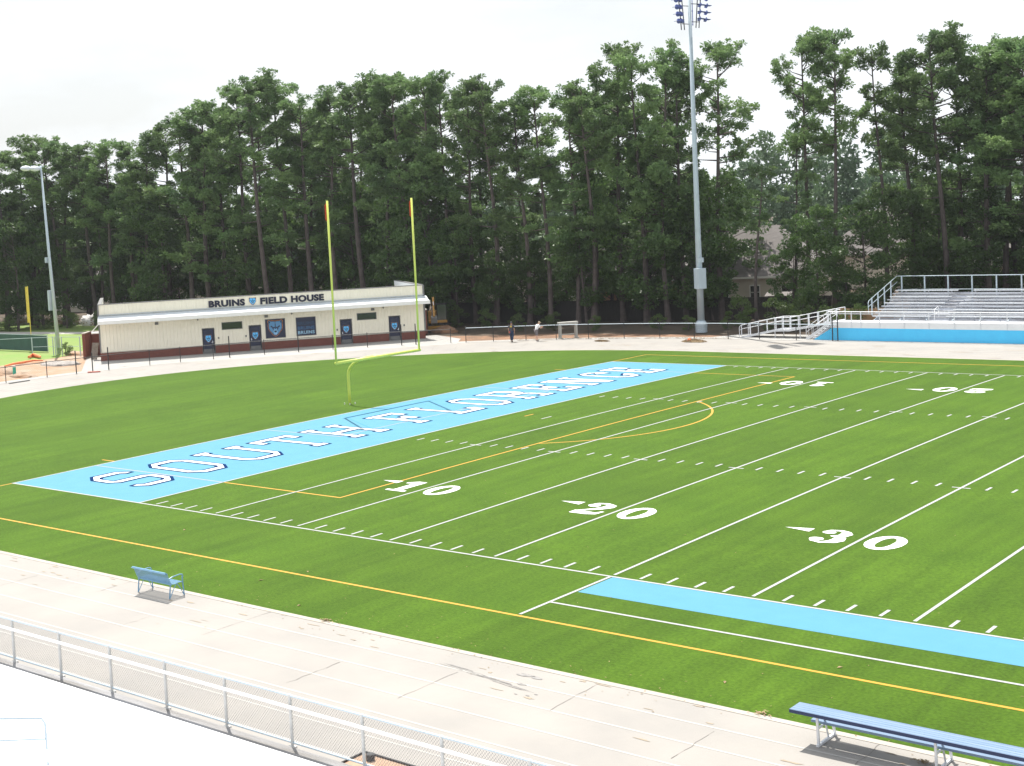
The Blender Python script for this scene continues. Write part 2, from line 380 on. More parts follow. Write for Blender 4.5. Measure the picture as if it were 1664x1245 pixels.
sheet(YEL, EZ - 0.1, EZ, -4.63, -LW, 0.0035); sheet(YEL, EZ - 0.1, EZ, W + LW, 53.3, 0.0035)
sheet(YEL, LW, 7.05, 4.38, 4.48, 0.0035); sheet(YEL, LW, 7.05, W - 4.48, W - 4.38, 0.0035); sheet(YEL, 7.05, 7.15, 4.38, W - 4.38, 0.0035)
sheet(YEL, EZ - 1.1, EZ - LW, 5.5, 5.6, 0.0035); sheet(YEL, EZ - 1.1, EZ - LW, W - 5.6, W - 5.5, 0.0035)
sheet(YEL, 1.25, 1.35, W / 2, W / 2 + 0.8, 0.0035)
a0 = math.acos((7.15 - 1.72) / 9.15); prev = None
for i in range(61):
    a = -a0 + 2 * a0 * i / 60; q = (1.72 + 9.15 * math.cos(a), W / 2 + 0.7 + 9.15 * math.sin(a))
    if prev: seg(YEL, prev, q, 0.11, 0.0035)
    prev = q
struct('yellow_field_lines', YEL, M['yellow_paint'])
g = MB()
sheet(g, EZ + 0.02, -0.02, 4.38, 4.48, 0.008); sheet(g, EZ + 0.02, -0.02, W - 4.48, W - 4.38, 0.008)
sheet(g, EZ + 0.02, -3.7, 15.25, 15.35, 0.008); sheet(g, EZ + 0.02, -3.7, W - 15.35, W - 15.25, 0.008); sheet(g, -3.7, -3.6, 15.25, W - 15.25, 0.008)
struct('pale_pink_field_lines', g, M['pink_turf'])
g = MB(); pts = [(-3.8, 17.9), (-8.0, 20.3), (-8.0, 27.9), (-3.9, 30.2)]
for a, b in zip(pts[:-1], pts[1:]): seg(g, a, b, 0.09, 0.008)
seg(g, (-8.0, 24.1), (-9.1, 24.1), 0.09, 0.008)
struct('deep_blue_field_lines', g, M['teal_turf'])

# block letters of the end zone, drawn in metres: x reading direction, y up (towards the end line)
H = 4.05; TV = 0.29; TH = 0.37
def oc(x0, y0, x1, y1, c): return [(x0 + c, y0), (x1 - c, y0), (x1, y0 + c * 1.5), (x1, y1 - c * 1.5), (x1 - c, y1), (x0 + c, y1), (x0, y1 - c * 1.5), (x0, y0 + c * 1.5)]
def rc(x0, y0, x1, y1): return [(x0, y0), (x1, y0), (x1, y1), (x0, y1)]
def glyph(ch, w):
    A = []; D = []; A2 = []; D3 = []
    ring = lambda: (A.append(oc(0, 0, w, H, 0.5)), D.append(oc(TV, TH, w - TV, H - TH, 0.26)))
    s = 0.24; hh = 0.36
    if ch == 'O': ring()
    if ch == 'S':
        ring(); D.append(rc(w - TV - .05, H / 2 + TH / 2, w + 1, H - .62)); D.append(rc(-1, .62, TV + .05, H / 2 - TH / 2))
        A2.append(rc(0, H / 2 - TH / 2, w, H / 2 + TH / 2)); D3 += [[(-.01, H / 2 - TH / 2 - .01), (-.01, H / 2 + .28), (.36, H / 2 - TH / 2 - .01)], [(w + .01, H / 2 + TH / 2 + .01), (w + .01, H / 2 - .28), (w - .36, H / 2 + TH / 2 + .01)]]
    if ch == 'C':
        ring(); D.append(rc(w - TV - .05, 1.25, w + 1, H - 1.15)); A2.append([(w - .9, 1.0), (w, 1.5), (w, .8), (w - .5, .6)]); A2.append([(w - .9, H - 1.0), (w, H - 1.4), (w, H - .8), (w - .5, H - .6)])
    if ch == 'U':
        a, b = s, w - s
        A.append(oc(a, 0, b, H + 1.5, 0.5)); D.append(oc(a + TV, TH, b - TV, H + 3, 0.26)); D.append(rc(-1, H, w + 1, H + 5))
        A2 += [rc(0, H - hh, a + TV + s, H), rc(b - TV - s, H - hh, w, H)]
    if ch == 'T':
        A2 += [rc(w / 2 - TV / 2, 0, w / 2 + TV / 2, H), rc(0, H - TH, w, H), rc(0, H - 1.05, .36, H), rc(w - .36, H - 1.05, w, H), rc(w / 2 - TV / 2 - s, 0, w / 2 + TV / 2 + s, hh)]
    if ch == 'H':
        A2 += [rc(s, 0, s + TV, H), rc(w - s - TV, 0, w - s, H), rc(s, H / 2 - TH / 2, w - s, H / 2 + TH / 2)]
        for x in (0, w - TV - 2 * s):
            for y in (0, H - hh): A2.append(rc(x, y, x + TV + 2 * s, y + hh))
    if ch in 'FEL':
        A2 += [rc(s, 0, s + TV, H), rc(0, 0, TV + 2 * s, hh)]
        if ch != 'L': A2 += [rc(0, H - TH, w, H), rc(w - .36, H - 1.1, w, H), rc(s, H / 2 - TH / 2, w * .72, H / 2 + TH / 2), rc(w * .72 - .3, H / 2 - .55, w * .72, H / 2 + .55)]
        else: A2 += [rc(0, H - hh, TV + 2 * s, H)]
        if ch != 'F': A2 += [rc(0, 0, w, TH), rc(w - .36, 0, w, 1.15)]
    if ch == 'R':
        A.append([(s, H / 2 - .3), (w - .55, H / 2 - .3), (w - .15, H / 2 + .3), (w - .15, H - .65), (w - .6, H), (0, H), (0, H - hh), (s, H - hh)])
        D.append([(s + TV, H / 2 + .28), (w - .85, H / 2 + .28), (w - .72, H / 2 + .5), (w - .72, H - .8), (w - .9, H - TH), (s + TV, H - TH)])
        A2 += [rc(s, 0, s + TV, H), rc(0, 0, TV + 2 * s, hh), [(w - 1.15, H / 2 - .1), (w - .5, H / 2 - .1), (w - .2, H / 2 - .6), (w - .2, hh), (w - .2 - TV, hh), (w - .2 - TV, H / 2 - .55)], rc(w - .95, 0, w + .1, hh)]
    if ch == 'N':
        A2 += [rc(s, 0, s + TV, H), rc(w - s - TV, 0, w - s, H), [(s, H), (s + .75, H), (w - s, 0), (w - s - .75, 0)]]
        A2 += [rc(0, 0, TV + 2 * s, hh), rc(w - TV - 2 * s, H - hh, w, H), rc(0, H - hh, TV + s, H)]
    return A, D, A2, D3
cell = 0.018; pad = 16
WH = MB(); NV = MB()
def put_mask(mb, Mk, fx, off):
    for r0, r1, c0, c1 in mask_runs(Mk):
        vs = [fx(c0, r0), fx(c1, r0), fx(c1, r1), fx(c0, r1)]
        mb.add([(x, y, crown(y) + off) for x, y in vs], [(3, 2, 1, 0)])
for ch, y0, y1 in (('S', 2.0, 4.2), ('O', 5.25, 7.28), ('U', 8.25, 11.0), ('T', 11.85, 14.4), ('H', 15.42, 18.0), ('F', 20.38, 22.5), ('L', 23.8, 25.95), ('O', 27.0, 28.88),
                   ('R', 30.02, 32.45), ('E', 33.6, 35.6), ('N', 36.6, 39.3), ('C', 40.55, 42.5), ('E', 43.33, 45.35)):
    w = y1 - y0; A, D, A2, D3 = glyph(ch, w)
    nx = int(w / cell) + 2 * pad + 4; ny = int(H / cell) + 2 * pad + 1
    X, Y = np.meshgrid((np.arange(nx) + .5 - pad) * cell, (np.arange(ny) + .5 - pad) * cell)
    K = np.zeros(X.shape, bool)
    for q in A: K |= inpoly(X, Y, q)
    for q in D: K &= ~inpoly(X, Y, q)
    for q in A2: K |= inpoly(X, Y, q)
    for q in D3: K &= ~inpoly(X, Y, q)
    fx = lambda c, r: (-2.62 - (r - pad) * cell, y0 + (c - pad) * cell)
    put_mask(WH, K, fx, 0.0162)
    put_mask(NV, dil2(K), fx, 0.0121)
struct('end_zone_letters', WH, M['white_paint']); struct('end_zone_letter_outlines', NV, M['navy'])

# yard numbers
def brush(ch):
    """mask of a 1.22 x 1.83 m bold serif digit"""
    c = 0.02; X, Y = np.meshgrid((np.arange(66) + .5) * c, (np.arange(96) + .5) * c); K = np.zeros(X.shape, bool); w, h = 1.22, 1.83
    def el(cx, cy, rx, ry): return ((X - cx) / rx) ** 2 + ((Y - cy) / ry) ** 2 <= 1
    def stroke(P, n=60):
        nonlocal K
        for i in range(n + 1):
            t_ = i / n * (len(P) - 1); k = min(int(t_), len(P) - 2); f = t_ - k; a, b = P[k], P[k + 1]
            K |= el(a[0] + (b[0] - a[0]) * f, a[1] + (b[1] - a[1]) * f, a[2] + (b[2] - a[2]) * f, a[3] + (b[3] - a[3]) * f)
    if ch == '0': K = el(.61, .915, .60, .915) & ~el(.61, .915, .24, .66)
    if ch == '1':
        K |= inpoly(X, Y, rc(.40, 0.1, .82, 1.75)) | inpoly(X, Y, rc(.1, 0, 1.12, .2)) | inpoly(X, Y, [(.4, 1.83), (.82, 1.83), (.82, 1.5), (.4, 1.45), (.05, 1.35), (.05, 1.52)])
    if ch == '2':
        K |= el(.28, 1.33, .24, .22)
        stroke([(.12, 1.35, .06, .06), (.25, 1.66, .08, .08), (.6, 1.75, .1, .08), (.9, 1.55, .2, .12), (.93, 1.3, .22, .12), (.75, .95, .18, .1), (.4, .6, .1, .08), (.12, .32, .08, .08)])
        K |= inpoly(X, Y, [(.05, 0), (.75, 0), (1.12, .12), (1.2, .6), (1.08, .6), (.98, .36), (.05, .42)])
    if ch in '35':
        stroke([(.6, 1.0 if ch == '3' else 1.1, .1, .07), (.9, .88, .18, .1), (.95, .55, .22, .14), (.85, .28, .2, .12), (.55, .1, .1, .08), (.22, .22, .08, .07), (.1, .45, .06, .06)])
        K |= el(.27, .45, .24, .2)
    if ch == '3':
        stroke([(.6, 1.0, .1, .07), (.85, 1.12, .17, .1), (.88, 1.4, .2, .12), (.78, 1.62, .15, .1), (.55, 1.75, .1, .07), (.25, 1.66, .08, .07), (.14, 1.4, .06, .06)]); K |= el(.28, 1.4, .22, .18)
    if ch == '5': K |= inpoly(X, Y, rc(.18, .95, .34, 1.83)) | inpoly(X, Y, rc(.18, 1.48, 1.08, 1.83)); stroke([(.25, 1.0, .06, .06), (.6, 1.12, .1, .08)])
    if ch == '4': K |= inpoly(X, Y, rc(.62, .1, 1.0, 1.83)) | inpoly(X, Y, [(.02, .5), (.66, 1.83), (.85, 1.83), (.3, .62), (.62, .62), (.62, .42), (.02, .42)]) | inpoly(X, Y, rc(.4, 0, 1.2, .18)) | inpoly(X, Y, rc(.95, .42, 1.2, .62))
    return K
DIG = {c: brush(c) for c in '012345'}
NUM = MB()
for yd, s in ((10, '10'), (20, '20'), (30, '30'), (40, '40'), (50, '50'), (60, '40'), (70, '30'), (80, '20'), (90, '10')):
    xl = yd * YD
    put_mask(NUM, DIG[s[0]], lambda c, r: (xl - 0.24 - 1.30 + c * .02, 6.40 + r * .02), 0.0085)
    put_mask(NUM, DIG[s[1]], lambda c, r: (xl + 0.22 + c * .02, 6.40 + r * .02), 0.0085)
    put_mask(NUM, DIG[s[0]], lambda c, r: (xl + 0.24 + 1.30 - c * .02, W - 6.40 - r * .02), 0.0085)
    put_mask(NUM, DIG[s[1]], lambda c, r: (xl - 0.22 - c * .02, W - 6.40 - r * .02), 0.0085)
    if yd != 50:
        sg_ = -1 if yd < 50 else 1
        for yc in (7.83, W - 7.83):
            ya = yc - (0.0 if yc < 20 else 0)
            q = [(xl + sg_ * 2.83, ya), (xl + sg_ * 1.88, ya + .22), (xl + sg_ * 1.88, ya - .22)]
            NUM.add([(x, y, crown(y) + .0085) for x, y in q], [(0, 1, 2) if sg_ < 0 else (2, 1, 0)])
struct('yard_numbers', NUM, M['white_paint'])
for nm in ('yard_numbers', 'end_zone_letters', 'end_zone_letter_outlines'):     # make every face look up
    me = bpy.data.objects[nm].data
    import bmesh
    bm = bmesh.new(); bm.from_mesh(me)
    for f in bm.faces:
        if f.normal.z < 0: f.normal_flip()
    bm.to_mesh(me); bm.free()

# cracks and joints across the concrete track, stains
rng = random.Random(11); g = MB()
for i in range(16):
    x = -8 + i * 3.6 + rng.uniform(-.8, .8); y = -7.95 - rng.choice([0, 0, 1.2, 2.2]); y1 = y - rng.uniform(1.0, 2.6)
    pts = []; k = 7
    for j in range(k + 1): pts.append((x + rng.uniform(-.03, .03) + (j / k) * rng.uniform(-.03, .04), y + (y1 - y) * j / k))
    for a, b in zip(pts[:-1], pts[1:]):
        w = rng.uniform(.003, .009); g.quad((a[0] - w, a[1], .0065), (b[0] - w, b[1], .0065), (b[0] + w, b[1], .0065), (a[0] + w, a[1], .0065))
for i in range(60):
    an = 95 + i * 3.0; r0 = RT + rng.choice([.2, 1.3, 3.4]); r1 = r0 + rng.uniform(1, 3.5); w = .0005
    c, s_ = math.cos(math.radians(an)), math.sin(math.radians(an)); c2, s2 = math.cos(math.radians(an) + w), math.sin(math.radians(an) + w)
    g.quad((RCX + r0 * c, RCY + r0 * s_, .0065), (RCX + r1 * c, RCY + r1 * s_, .0065), (RCX + r1 * c2, RCY + r1 * s2, .0065), (RCX + r0 * c2, RCY + r0 * s2, .0065))
struct('track_cracks', g, M['crack'])
g = MB(); rng = random.Random(3)
def splat(mb, x, y, rx, ry, z, n=11, rot=0.0):
    pts = []
    for i in range(n):
        a = 2 * math.pi * i / n; q = rng.uniform(.45, 1.15); dx, dy = rx * q * math.cos(a), ry * q * math.sin(a)
        pts.append((x + dx * math.cos(rot) - dy * math.sin(rot), y + dx * math.sin(rot) + dy * math.cos(rot), z))
    mb.add([(x, y, z)] + pts, [(0, i + 1, (i + 1) % n + 1) for i in range(n)])
for i in range(60):
    x = rng.uniform(-6, 45); splat(g, x, rng.uniform(-8.9, -8.0) if i % 4 else rng.uniform(-11, -8), rng.uniform(.05, .30), rng.uniform(.012, .05), .0075)
for i in range(60):
    an = rng.uniform(92, 180); r = RT + rng.choice([rng.uniform(.2, .8), rng.uniform(.2, 5), rng.uniform(6, 8)])
    splat(g, RCX + r * math.cos(math.radians(an)), RCY + r * math.sin(math.radians(an)), rng.uniform(.2, .9), rng.uniform(.04, .14), .0075, rot=math.radians(an + 90))
for i in range(40):
    splat(g, rng.uniform(-7, 40), RCY + RT + rng.uniform(.15, 8.5), rng.uniform(.2, 1.4), rng.uniform(.03, .12), .0075)
struct('track_stains', g, M['stain'])
g = MB()
for i in range(16):
    p0 = pix(735 + i * 7.5, 1082 + i * 2.6 + rng.uniform(-3, 3)); splat(g, p0.x, p0.y, rng.uniform(.25, .5), rng.uniform(.008, .02), .0085, rot=-.12)
for (u, v, a, b) in ((855, 1098, .20, .10), (872, 1102, .16, .09), (846, 1112, .12, .05), (838, 1128, .04, .03), (858, 1131, .05, .03), (871, 1129, .04, .03), (560, 1000, .1, .02)):
    p0 = pix(u, v); splat(g, p0.x, p0.y, a * 1.4, b, .0085)
struct('tyre_marks', g, M['rubber_mark'])
# leaf litter: small dry leaves scattered over turf and track
g = MB(); rng = random.Random(8)
def leaf(x, y, z, s):
    a = rng.uniform(0, 6.3); c, s_ = math.cos(a) * s, math.sin(a) * s
    g.add([(x - c, y - s_, z), (x + s_ * .4, y - c * .4, z + s * .3), (x + c, y + s_, z + .003), (x - s_ * .4, y + c * .4, z + s * .2)], [(0, 1, 2, 3)])
for i in range(420):
    x = rng.uniform(-5, 44); y = -7.8 + rng.gauss(0, .5) if i % 3 else rng.uniform(-7.6, 10)
    leaf(x, y, (crown(y) if y > -7.75 else 0.0) + .012, rng.uniform(.015, .045))
for (u, v) in ((500, 930), (424, 944), (486, 985), (1365, 1086), (300, 862), (488, 708), (560, 765), (1178, 1110)):
    p0 = pix(u, v); leaf(p0.x, p0.y, .02, .09)
for k in range(3):
    cx = (1234, 530, 1500)[k]; p0 = pix(cx, (1160, 1010, 1240)[k])
    for i in range(26): leaf(p0.x + rng.gauss(0, .12), p0.y + rng.gauss(0, .06), .02 + rng.random() * .03, .05)
for i in range(500):
    r = RF + rng.uniform(-.2, .5); an = math.radians(rng.uniform(92, 118)); leaf(RCX + r * math.cos(an), RCY + r * math.sin(an), .02, .08)
tag(g.build('leaf_litter', M['leaf_brown']), 'dry brown leaves scattered over the turf edge and concrete track', 'leaf litter', kind='stuff')

# ------------------------------------------------------------------ text and emblem helpers
def text_mesh(name, s, size, extrude, mat_, offset=0.0, width=None, shear=0):
    cu = bpy.data.curves.new(name, 'FONT'); cu.body = s; cu.size = size; cu.extrude = extrude; cu.offset = offset; cu.resolution_u = 4; cu.space_character = 1.06
    ob = bpy.data.objects.new(name, cu); COL.objects.link(ob)
    dg = bpy.context.evaluated_depsgraph_get(); me = bpy.data.meshes.new_from_object(ob.evaluated_get(dg))
    COL.objects.unlink(ob); bpy.data.objects.remove(ob)
    co = np.empty(len(me.vertices) * 3); me.vertices.foreach_get('co', co); co = co.reshape(-1, 3)
    mn, mxx = co.min(0), co.max(0); co[:, 0] -= mn[0]; co[:, 1] -= mn[1]
    if width: co[:, 0] *= width / (mxx[0] - mn[0])
    co[:, 1] *= size / (mxx[1] - mn[1])
    out = np.stack([co[:, 0], -co[:, 2], co[:, 1]], 1)      # stands up, facing -y
    me.vertices.foreach_set('co', out.ravel()); me.materials.clear(); me.materials.append(mat_); me.update(); me.name = name
    return me
HEAD = [(.5, .02), (.40, .05), (.30, .14), (.20, .27), (.10, .38), (.04, .50), (.03, .66), (.05, .78), (.01, .88), (.03, .97), (.12, 1.0), (.20, .96), (.32, .97), (.5, .94)]
HEAD = HEAD + [(1 - x, y) for x, y in HEAD[-2:0:-1]]
def scl(P, k, c=(.5, .52)): return [(c[0] + (x - c[0]) * k, c[1] + (y - c[1]) * k) for x, y in P]
mir = lambda P: [(1 - x, y) for x, y in P]
def bear_mesh(name, w, h, dark_fur):
    """bear-head crest seen from the front, layers 4 mm apart, facing -y"""
    nx = 84; X, Y = np.meshgrid((np.arange(nx) + .5) / nx * 1.1 - .05, (np.arange(nx) + .5) / nx * 1.1 - .05)
    brow = [(.16, .60), (.40, .50), (.47, .54), (.46, .60), (.36, .58), (.22, .68)]; eye = [(.27, .54), (.38, .49), (.41, .43), (.30, .46)]
    cheek = [(.36, .46), (.42, .40), (.38, .28), (.36, .18), (.33, .22), (.33, .34)]; ear = [(.06, .80), (.08, .93), (.17, .92), (.13, .84)]
    line = [(.485, .93), (.515, .93), (.53, .45), (.47, .45)]; nose = [(.42, .36), (.58, .36), (.60, .30), (.53, .24), (.47, .24), (.40, .30)]; muz = [(.38, .42), (.62, .42), (.66, .26), (.58, .12), (.42, .12), (.34, .26)]
    fang = [(.42, .16), (.47, .16), (.45, .08)]
    Ls = [(inpoly(X, Y, scl(HEAD, 1.08)), 1), (inpoly(X, Y, scl(HEAD, 1.02)), 0), (inpoly(X, Y, scl(HEAD, .93)), 2)]
    dk = np.zeros(X.shape, bool)
    for P in (brow, eye, cheek, ear): dk |= inpoly(X, Y, P) | inpoly(X, Y, mir(P))
    dk |= inpoly(X, Y, line); wm = inpoly(X, Y, muz)
    Ls += [(wm, 3), (dk & ~wm, 0), (inpoly(X, Y, nose), 0), (inpoly(X, Y, fang) | inpoly(X, Y, mir(fang)), 4)]
    mb = MB()
    for k, (K, mi) in enumerate(Ls):
        for r0, r1, c0, c1 in mask_runs(K):
            f = lambda c, r: ((c / nx * 1.1 - .05 - .5) * w, -.004 * (k + 1), (r / nx * 1.1 - .05) * h)
            mb.add([f(c0, r0), f(c1, r0), f(c1, r1), f(c0, r1)], [(0, 1, 2, 3)], mi)
    return mb.mesh(name, [M['navy_door'], M['orange'], dark_fur, M['bear_muzzle'], M['whitemetal']])
M['bear_blue'] = mat('emblem_sky_blue', (0.12, 0.52, 0.97), 0.5); M['bear_dim'] = mat('emblem_dusty_blue', (0.10, 0.28, 0.52), 0.5); M['bear_muzzle'] = mat('emblem_light_blue', (0.22, 0.50, 0.78), 0.5)
M['sign_navy'] = mat('sign_letter_navy', (0.008, 0.010, 0.035), 0.5)

# ------------------------------------------------------------------ field house
FL = 28.9; FDp = 12.5
fh = thing('field_house', 'long low cream metal field house with brick base, navy doors and white awning', 'building', B0, math.atan2(AX.y, AX.x))
w_ = MB(); T = 0.2
doors = [(8.79, 9.82), (12.94, 13.95), (21.13, 22.14), (25.57, 26.59)]
def solid(mb, x0, x1, z0, z1): mb.box((x0, 0, z0), (x1, T, z1))
xs = [0.06]; holes = [(a, b, 0.0, 2.21) for a, b in doors] + [(10.52, 12.35, 2.01, 2.68), (22.66, 24.46, 2.06, 2.70), (14.36, 16.16, .97, 2.70), (17.11, 18.91, 1.0, 2.68)]
holes.sort(); x = 0.06; zb = .68
for a, b, z0, z1 in holes:
    solid(w_, x, a, zb, 4.88)
    solid(w_, a, b, z1, 4.88)
    if z0 > zb: solid(w_, a, b, zb, z0)
    x = b
solid(w_, x, FL - .06, zb, 4.88)
w_.box((0.06, T, .0), (0.06 + T, FDp, 4.88)); w_.box((FL - .06 - T, T, .0), (FL - .06, FDp, 4.88)); w_.box((.26, FDp - T, 0), (FL - .26, FDp, 3.5))
k = 0.2
while k < FL - .1:                                  # raised ribs of the siding
    bl = sorted([(z0, z1) for a, b, z0, z1 in holes if a - .03 < k < b + .03])
    z = zb
    for z0, z1 in bl + [(4.88, 4.88)]:
        if z0 - z > .05: w_.prism([(k - .05, .002), (k - .028, -.042), (k + .028, -.042), (k + .05, .002)], 'z', z + .002, z0 - .003)
        z = max(z, z1 + .05)
    k += .305
w_.build('wall', M['siding'], fh)
b_ = MB(); x = 0
for a, b in doors + [(FL + .02, 0)]:
    b_.box((x, -.09, 0), (a - .06, .0, .68)); b_.box((x, -.11, .68), (a - .06, .0, .74), 1); x = b + .06
b_.box((-.03, 0.0, 0), (.06, FDp, .70)); b_.box((FL - .06, 0.0, 0), (FL + .03, FDp, .70))
bo = b_.build('brick_base', [M['brick'], M['curb']], fh)
r_ = MB(); r_.quad((.25, .2, 4.45), (FL - .25, .2, 4.45), (FL - .25, FDp + .3, 3.55), (.25, FDp + .3, 3.55)); r_.build('roof', M['roofmetal'], fh)
c_ = MB(); c_.box((-.02, -.06, 4.885), (FL + .02, .24, 4.94)); c_.box((-.02, .24, 4.885), (.3, FDp, 4.94)); c_.box((FL - .3, .24, 4.885), (FL + .02, FDp, 4.94))
c_.build('parapet_cap', M['greymetal'], fh)
c_ = MB(); c_.box((FL - .28, .25, 4.42), (FL - .262, FDp - .01, 4.88)); c_.build('parapet_liner', M['whitemetal'], fh)
c_ = MB(); c_.box((-.06, -.05, .75), (.055, -.001, 4.88)); c_.build('corner_trim', M['greymetal'], fh)
c_ = MB(); c_.box((FL - .06, -.05, .75), (FL + .09, .3, 4.88)); c_.build('corner_trim', M['greymetal'], fh)
a_ = MB()
a2 = MB(); a2.prism([(-1.25, 3.52), (-1.25, 3.40), (-.003, 3.62), (-.003, 3.92)], 'x', -.05, FL + .25)
a_.prism([(-1.38, 3.24), (-1.25, 3.24), (-1.25, 3.56), (-1.40, 3.56)], 'x', -.08, FL + .30)
a_.quad((-.05, -1.25, 3.26), (-.05, -.03, 3.30), (FL + .2, -.03, 3.30), (FL + .2, -1.25, 3.26))
k = 0.1
while k < FL + .2: a2.prism([(-1.24, 3.52), (-1.24, 3.55), (-.002, 3.95), (-.002, 3.92)], 'x', k, k + .03); k += .41
a2.build('awning', M['awning'], fh); a_.build('gutter', M['whitemetal'], fh)
c_ = MB(); c_.box((.06, -.05, 3.955), (FL, -.003, 4.02)); c_.tube([(.05, -.13, 4.0), (FL, -.13, 4.0)], .03, 6); c_.build('flashing', M['roofmetal'], fh)
em_small = bear_mesh('emblem', .56, .66, M['bear_blue'])
for i, (a, b) in enumerate(doors):
    d = MB(); d.box((a + .05, .03, .10), (b - .05, .08, 2.16)); dd = d.build('door', M['navy_door'], fh)
    d = MB()
    for q in (a - .05, b - .0): d.box((q, -.02, .0), (q + .05, .1, 2.21))
    d.box((a - .05, -.02, 2.21), (b + .05, .1, 2.26)); d.box((a, -.0, 0), (b, .1, .09)); d.build('door_frame', M['greymetal'], dd)
    hx = b - .18 if i in (0, 3) else a + .12
    d = MB(); d.box((hx, -.03, .92), (hx + .05, .03, 1.12)); d.tube([(hx + .02, -.05, .98), (hx + (.12 if i in (1, 2) else -.1), -.05, .98)], .014, 6); d.build('handle', M['alu'], dd)
    e = link('emblem', em_small, dd, ((a + b) / 2, .028, .98))
    d = MB(); d.box((a + .06, .022, .11), (b - .06, .03, .40)); d.build('kick_plate', M['greymetal'], dd)
    d = MB(); d.box((hx + (.5 if i in (0, 3) else -.5), -.05, 1.25), (hx + (.5 if i in (0, 3) else -.5) + .12, -.003, 1.42)); d.build('card_reader', M['greymetal'], fh)
for a, b, z0, z1 in ((10.52, 12.35, 2.01, 2.68), (22.66, 24.46, 2.06, 2.70)):
    d = MB(); d.box((a + .05, .05, z0 + .05), (b - .05, .07, z1 - .05)); wd = d.build('window', M['glass_dark'], fh)
    d = MB(); d.box((a, -.03, z0), (b, .1, z0 + .05)); d.box((a, -.03, z1 - .05), (b, .1, z1)); d.box((a, -.03, z0 + .05), (a + .05, .1, z1 - .05)); d.box((b - .05, -.03, z0 + .05), (b, .1, z1 - .05))
    d.build('window_frame', M['greymetal'], wd)
def poster(a, b, z0, z1, label):
    d = MB(); d.box((a + .04, .01, z0 + .04), (b - .04, .05, z1 - .04)); po = tag(d.build('wall_panel', M['navy_door'], fh), label)
    d = MB(); d.box((a, -.03, z0), (b, .08, z0 + .04)); d.box((a, -.03, z1 - .04), (b, .08, z1)); d.box((a, -.03, z0 + .04), (a + .04, .08, z1 - .04)); d.box((b - .04, -.03, z0 + .04), (b, .08, z1 - .04))
    d.build('panel_frame', M['greymetal'], po); return po
po = poster(14.36, 16.16, .97, 2.70, 'square navy panel with a large blue bear head'); link('emblem', bear_mesh('emblem_large', 1.30, 1.42, M['bear_dim']), po, (15.26, .008, 1.14))
po = poster(17.11, 18.91, 1.0, 2.68, 'navy panel with repeated fading lettering')
M['txt1'] = mat('letter_pale_blue', (.30, .52, .70), .6); M['txt2'] = mat('letter_mid_blue', (.035, .12, .26), .6); M['txt3'] = mat('letter_deep_blue', (.018, .055, .12), .6)
for z, mm_ in ((1.16, 'txt1'), (1.56, 'txt2'), (1.98, 'txt3')):
    link('lettering', text_mesh('lettering', 'BRUINS', .30, .004, M[mm_], .008, 1.50), po, (17.26, .004, z))
for s_, xx, ww in (('BRUINS', 9.5, 3.2), ('FIELD', 14.05, 2.42), ('HOUSE', 16.8, 2.97)):
    link('sign_lettering', text_mesh('sign_lettering', s_, .60, .02, M['sign_navy'], .032, ww), fh, (xx, -.05, 4.06))
link('emblem', bear_mesh('emblem_sign', .62, .64, M['bear_blue']), fh, (13.38, -.052, 4.06))
for xx in (4.9, 14.5, 24.14):
    d = MB(); d.box((xx - .15, -.1, 2.86), (xx + .15, -.003, 3.08)); [d.box((xx - .13, -.115, 2.88 + .04 * q), (xx + .13, -.1, 2.90 + .04 * q)) for q in range(5)]; d.build('wall_light', M['greymetal'], fh)
for xx in (8.47, 16.78, 25.1):
    d = MB(); d.tube([(xx, -.003, 3.12), (xx, -.12, 3.1)], .03, 8); d.blob((xx, -.16, 3.06), (.07, .09, .07), random.Random(1), j=.0); d.build('camera_dome', M['greymetal'], fh)
for xx in (.45, 18.2, 28.5):
    d = MB(); d.box((xx, -.10, .35), (xx + .09, -.03, 3.4)); 
d = MB(); d.box((-.75, 1.6, 2.3), (-.1, 2.6, 2.42)); d.bar((-.1, 1.7, 3.1), (-.75, 1.7, 2.42), .05, .05); d.bar((-.1, 2.5, 3.1), (-.75, 2.5, 2.42), .05, .05)
d.build('side_canopy', M['whitemetal'], fh)

# brick screen walls beside the field house
def wall_thing(label, pts_, h, name='brick_wall'):
    p0 = Vector(pts_[0]); o = thing(name, label, 'brick wall', (p0.x, p0.y, 0)); mb = MB(); cp = MB()
    for a, b in zip(pts_[:-1], pts_[1:]):
        a = Vector(a) - p0; b = Vector(b) - p0
        mb.bar((a.x, a.y, h / 2), (b.x, b.y, h / 2), .22, h); cp.bar((a.x, a.y, h + .045), (b.x, b.y, h + .045), .30, .08)
    mb.build('masonry', M['brick'], o); cp.build('coping', M['curb'], o); return o
a, b, c = fhp(-2.6, 1.6), fhp(-3.4, 5.2), fhp(-.3, 6.6)
wall_thing('red brick screen wall with pale coping at the left end of the field house', [(-58.3, 38.35), (-59.9, 40.2), (-58.3, 41.6)], 2.2)
a, b = fhp(29.6, 2.0), fhp(30.4, 4.6)
wall_thing('red brick screen wall at the right end of the field house, near the excavator', [fhp(28.95, 4.6)[:2], fhp(30.0, 4.6)[:2], fhp(30.4, 7.5)[:2]], 2.25)
o = thing('wooden_pallet', 'weathered wooden pallet leaning upright beside the left brick wall', 'pallet', fhp(-.9, 2.0))
mb = MB()
for i in range(5): mb.bar((i * .16, i * .02, .02), (i * .16 + .05, i * .02 + .25, 1.5), .11, .025)
mb.build('slat', mat('grey_wood', (.3, .27, .24), .9, var=.2, scale=4), o)
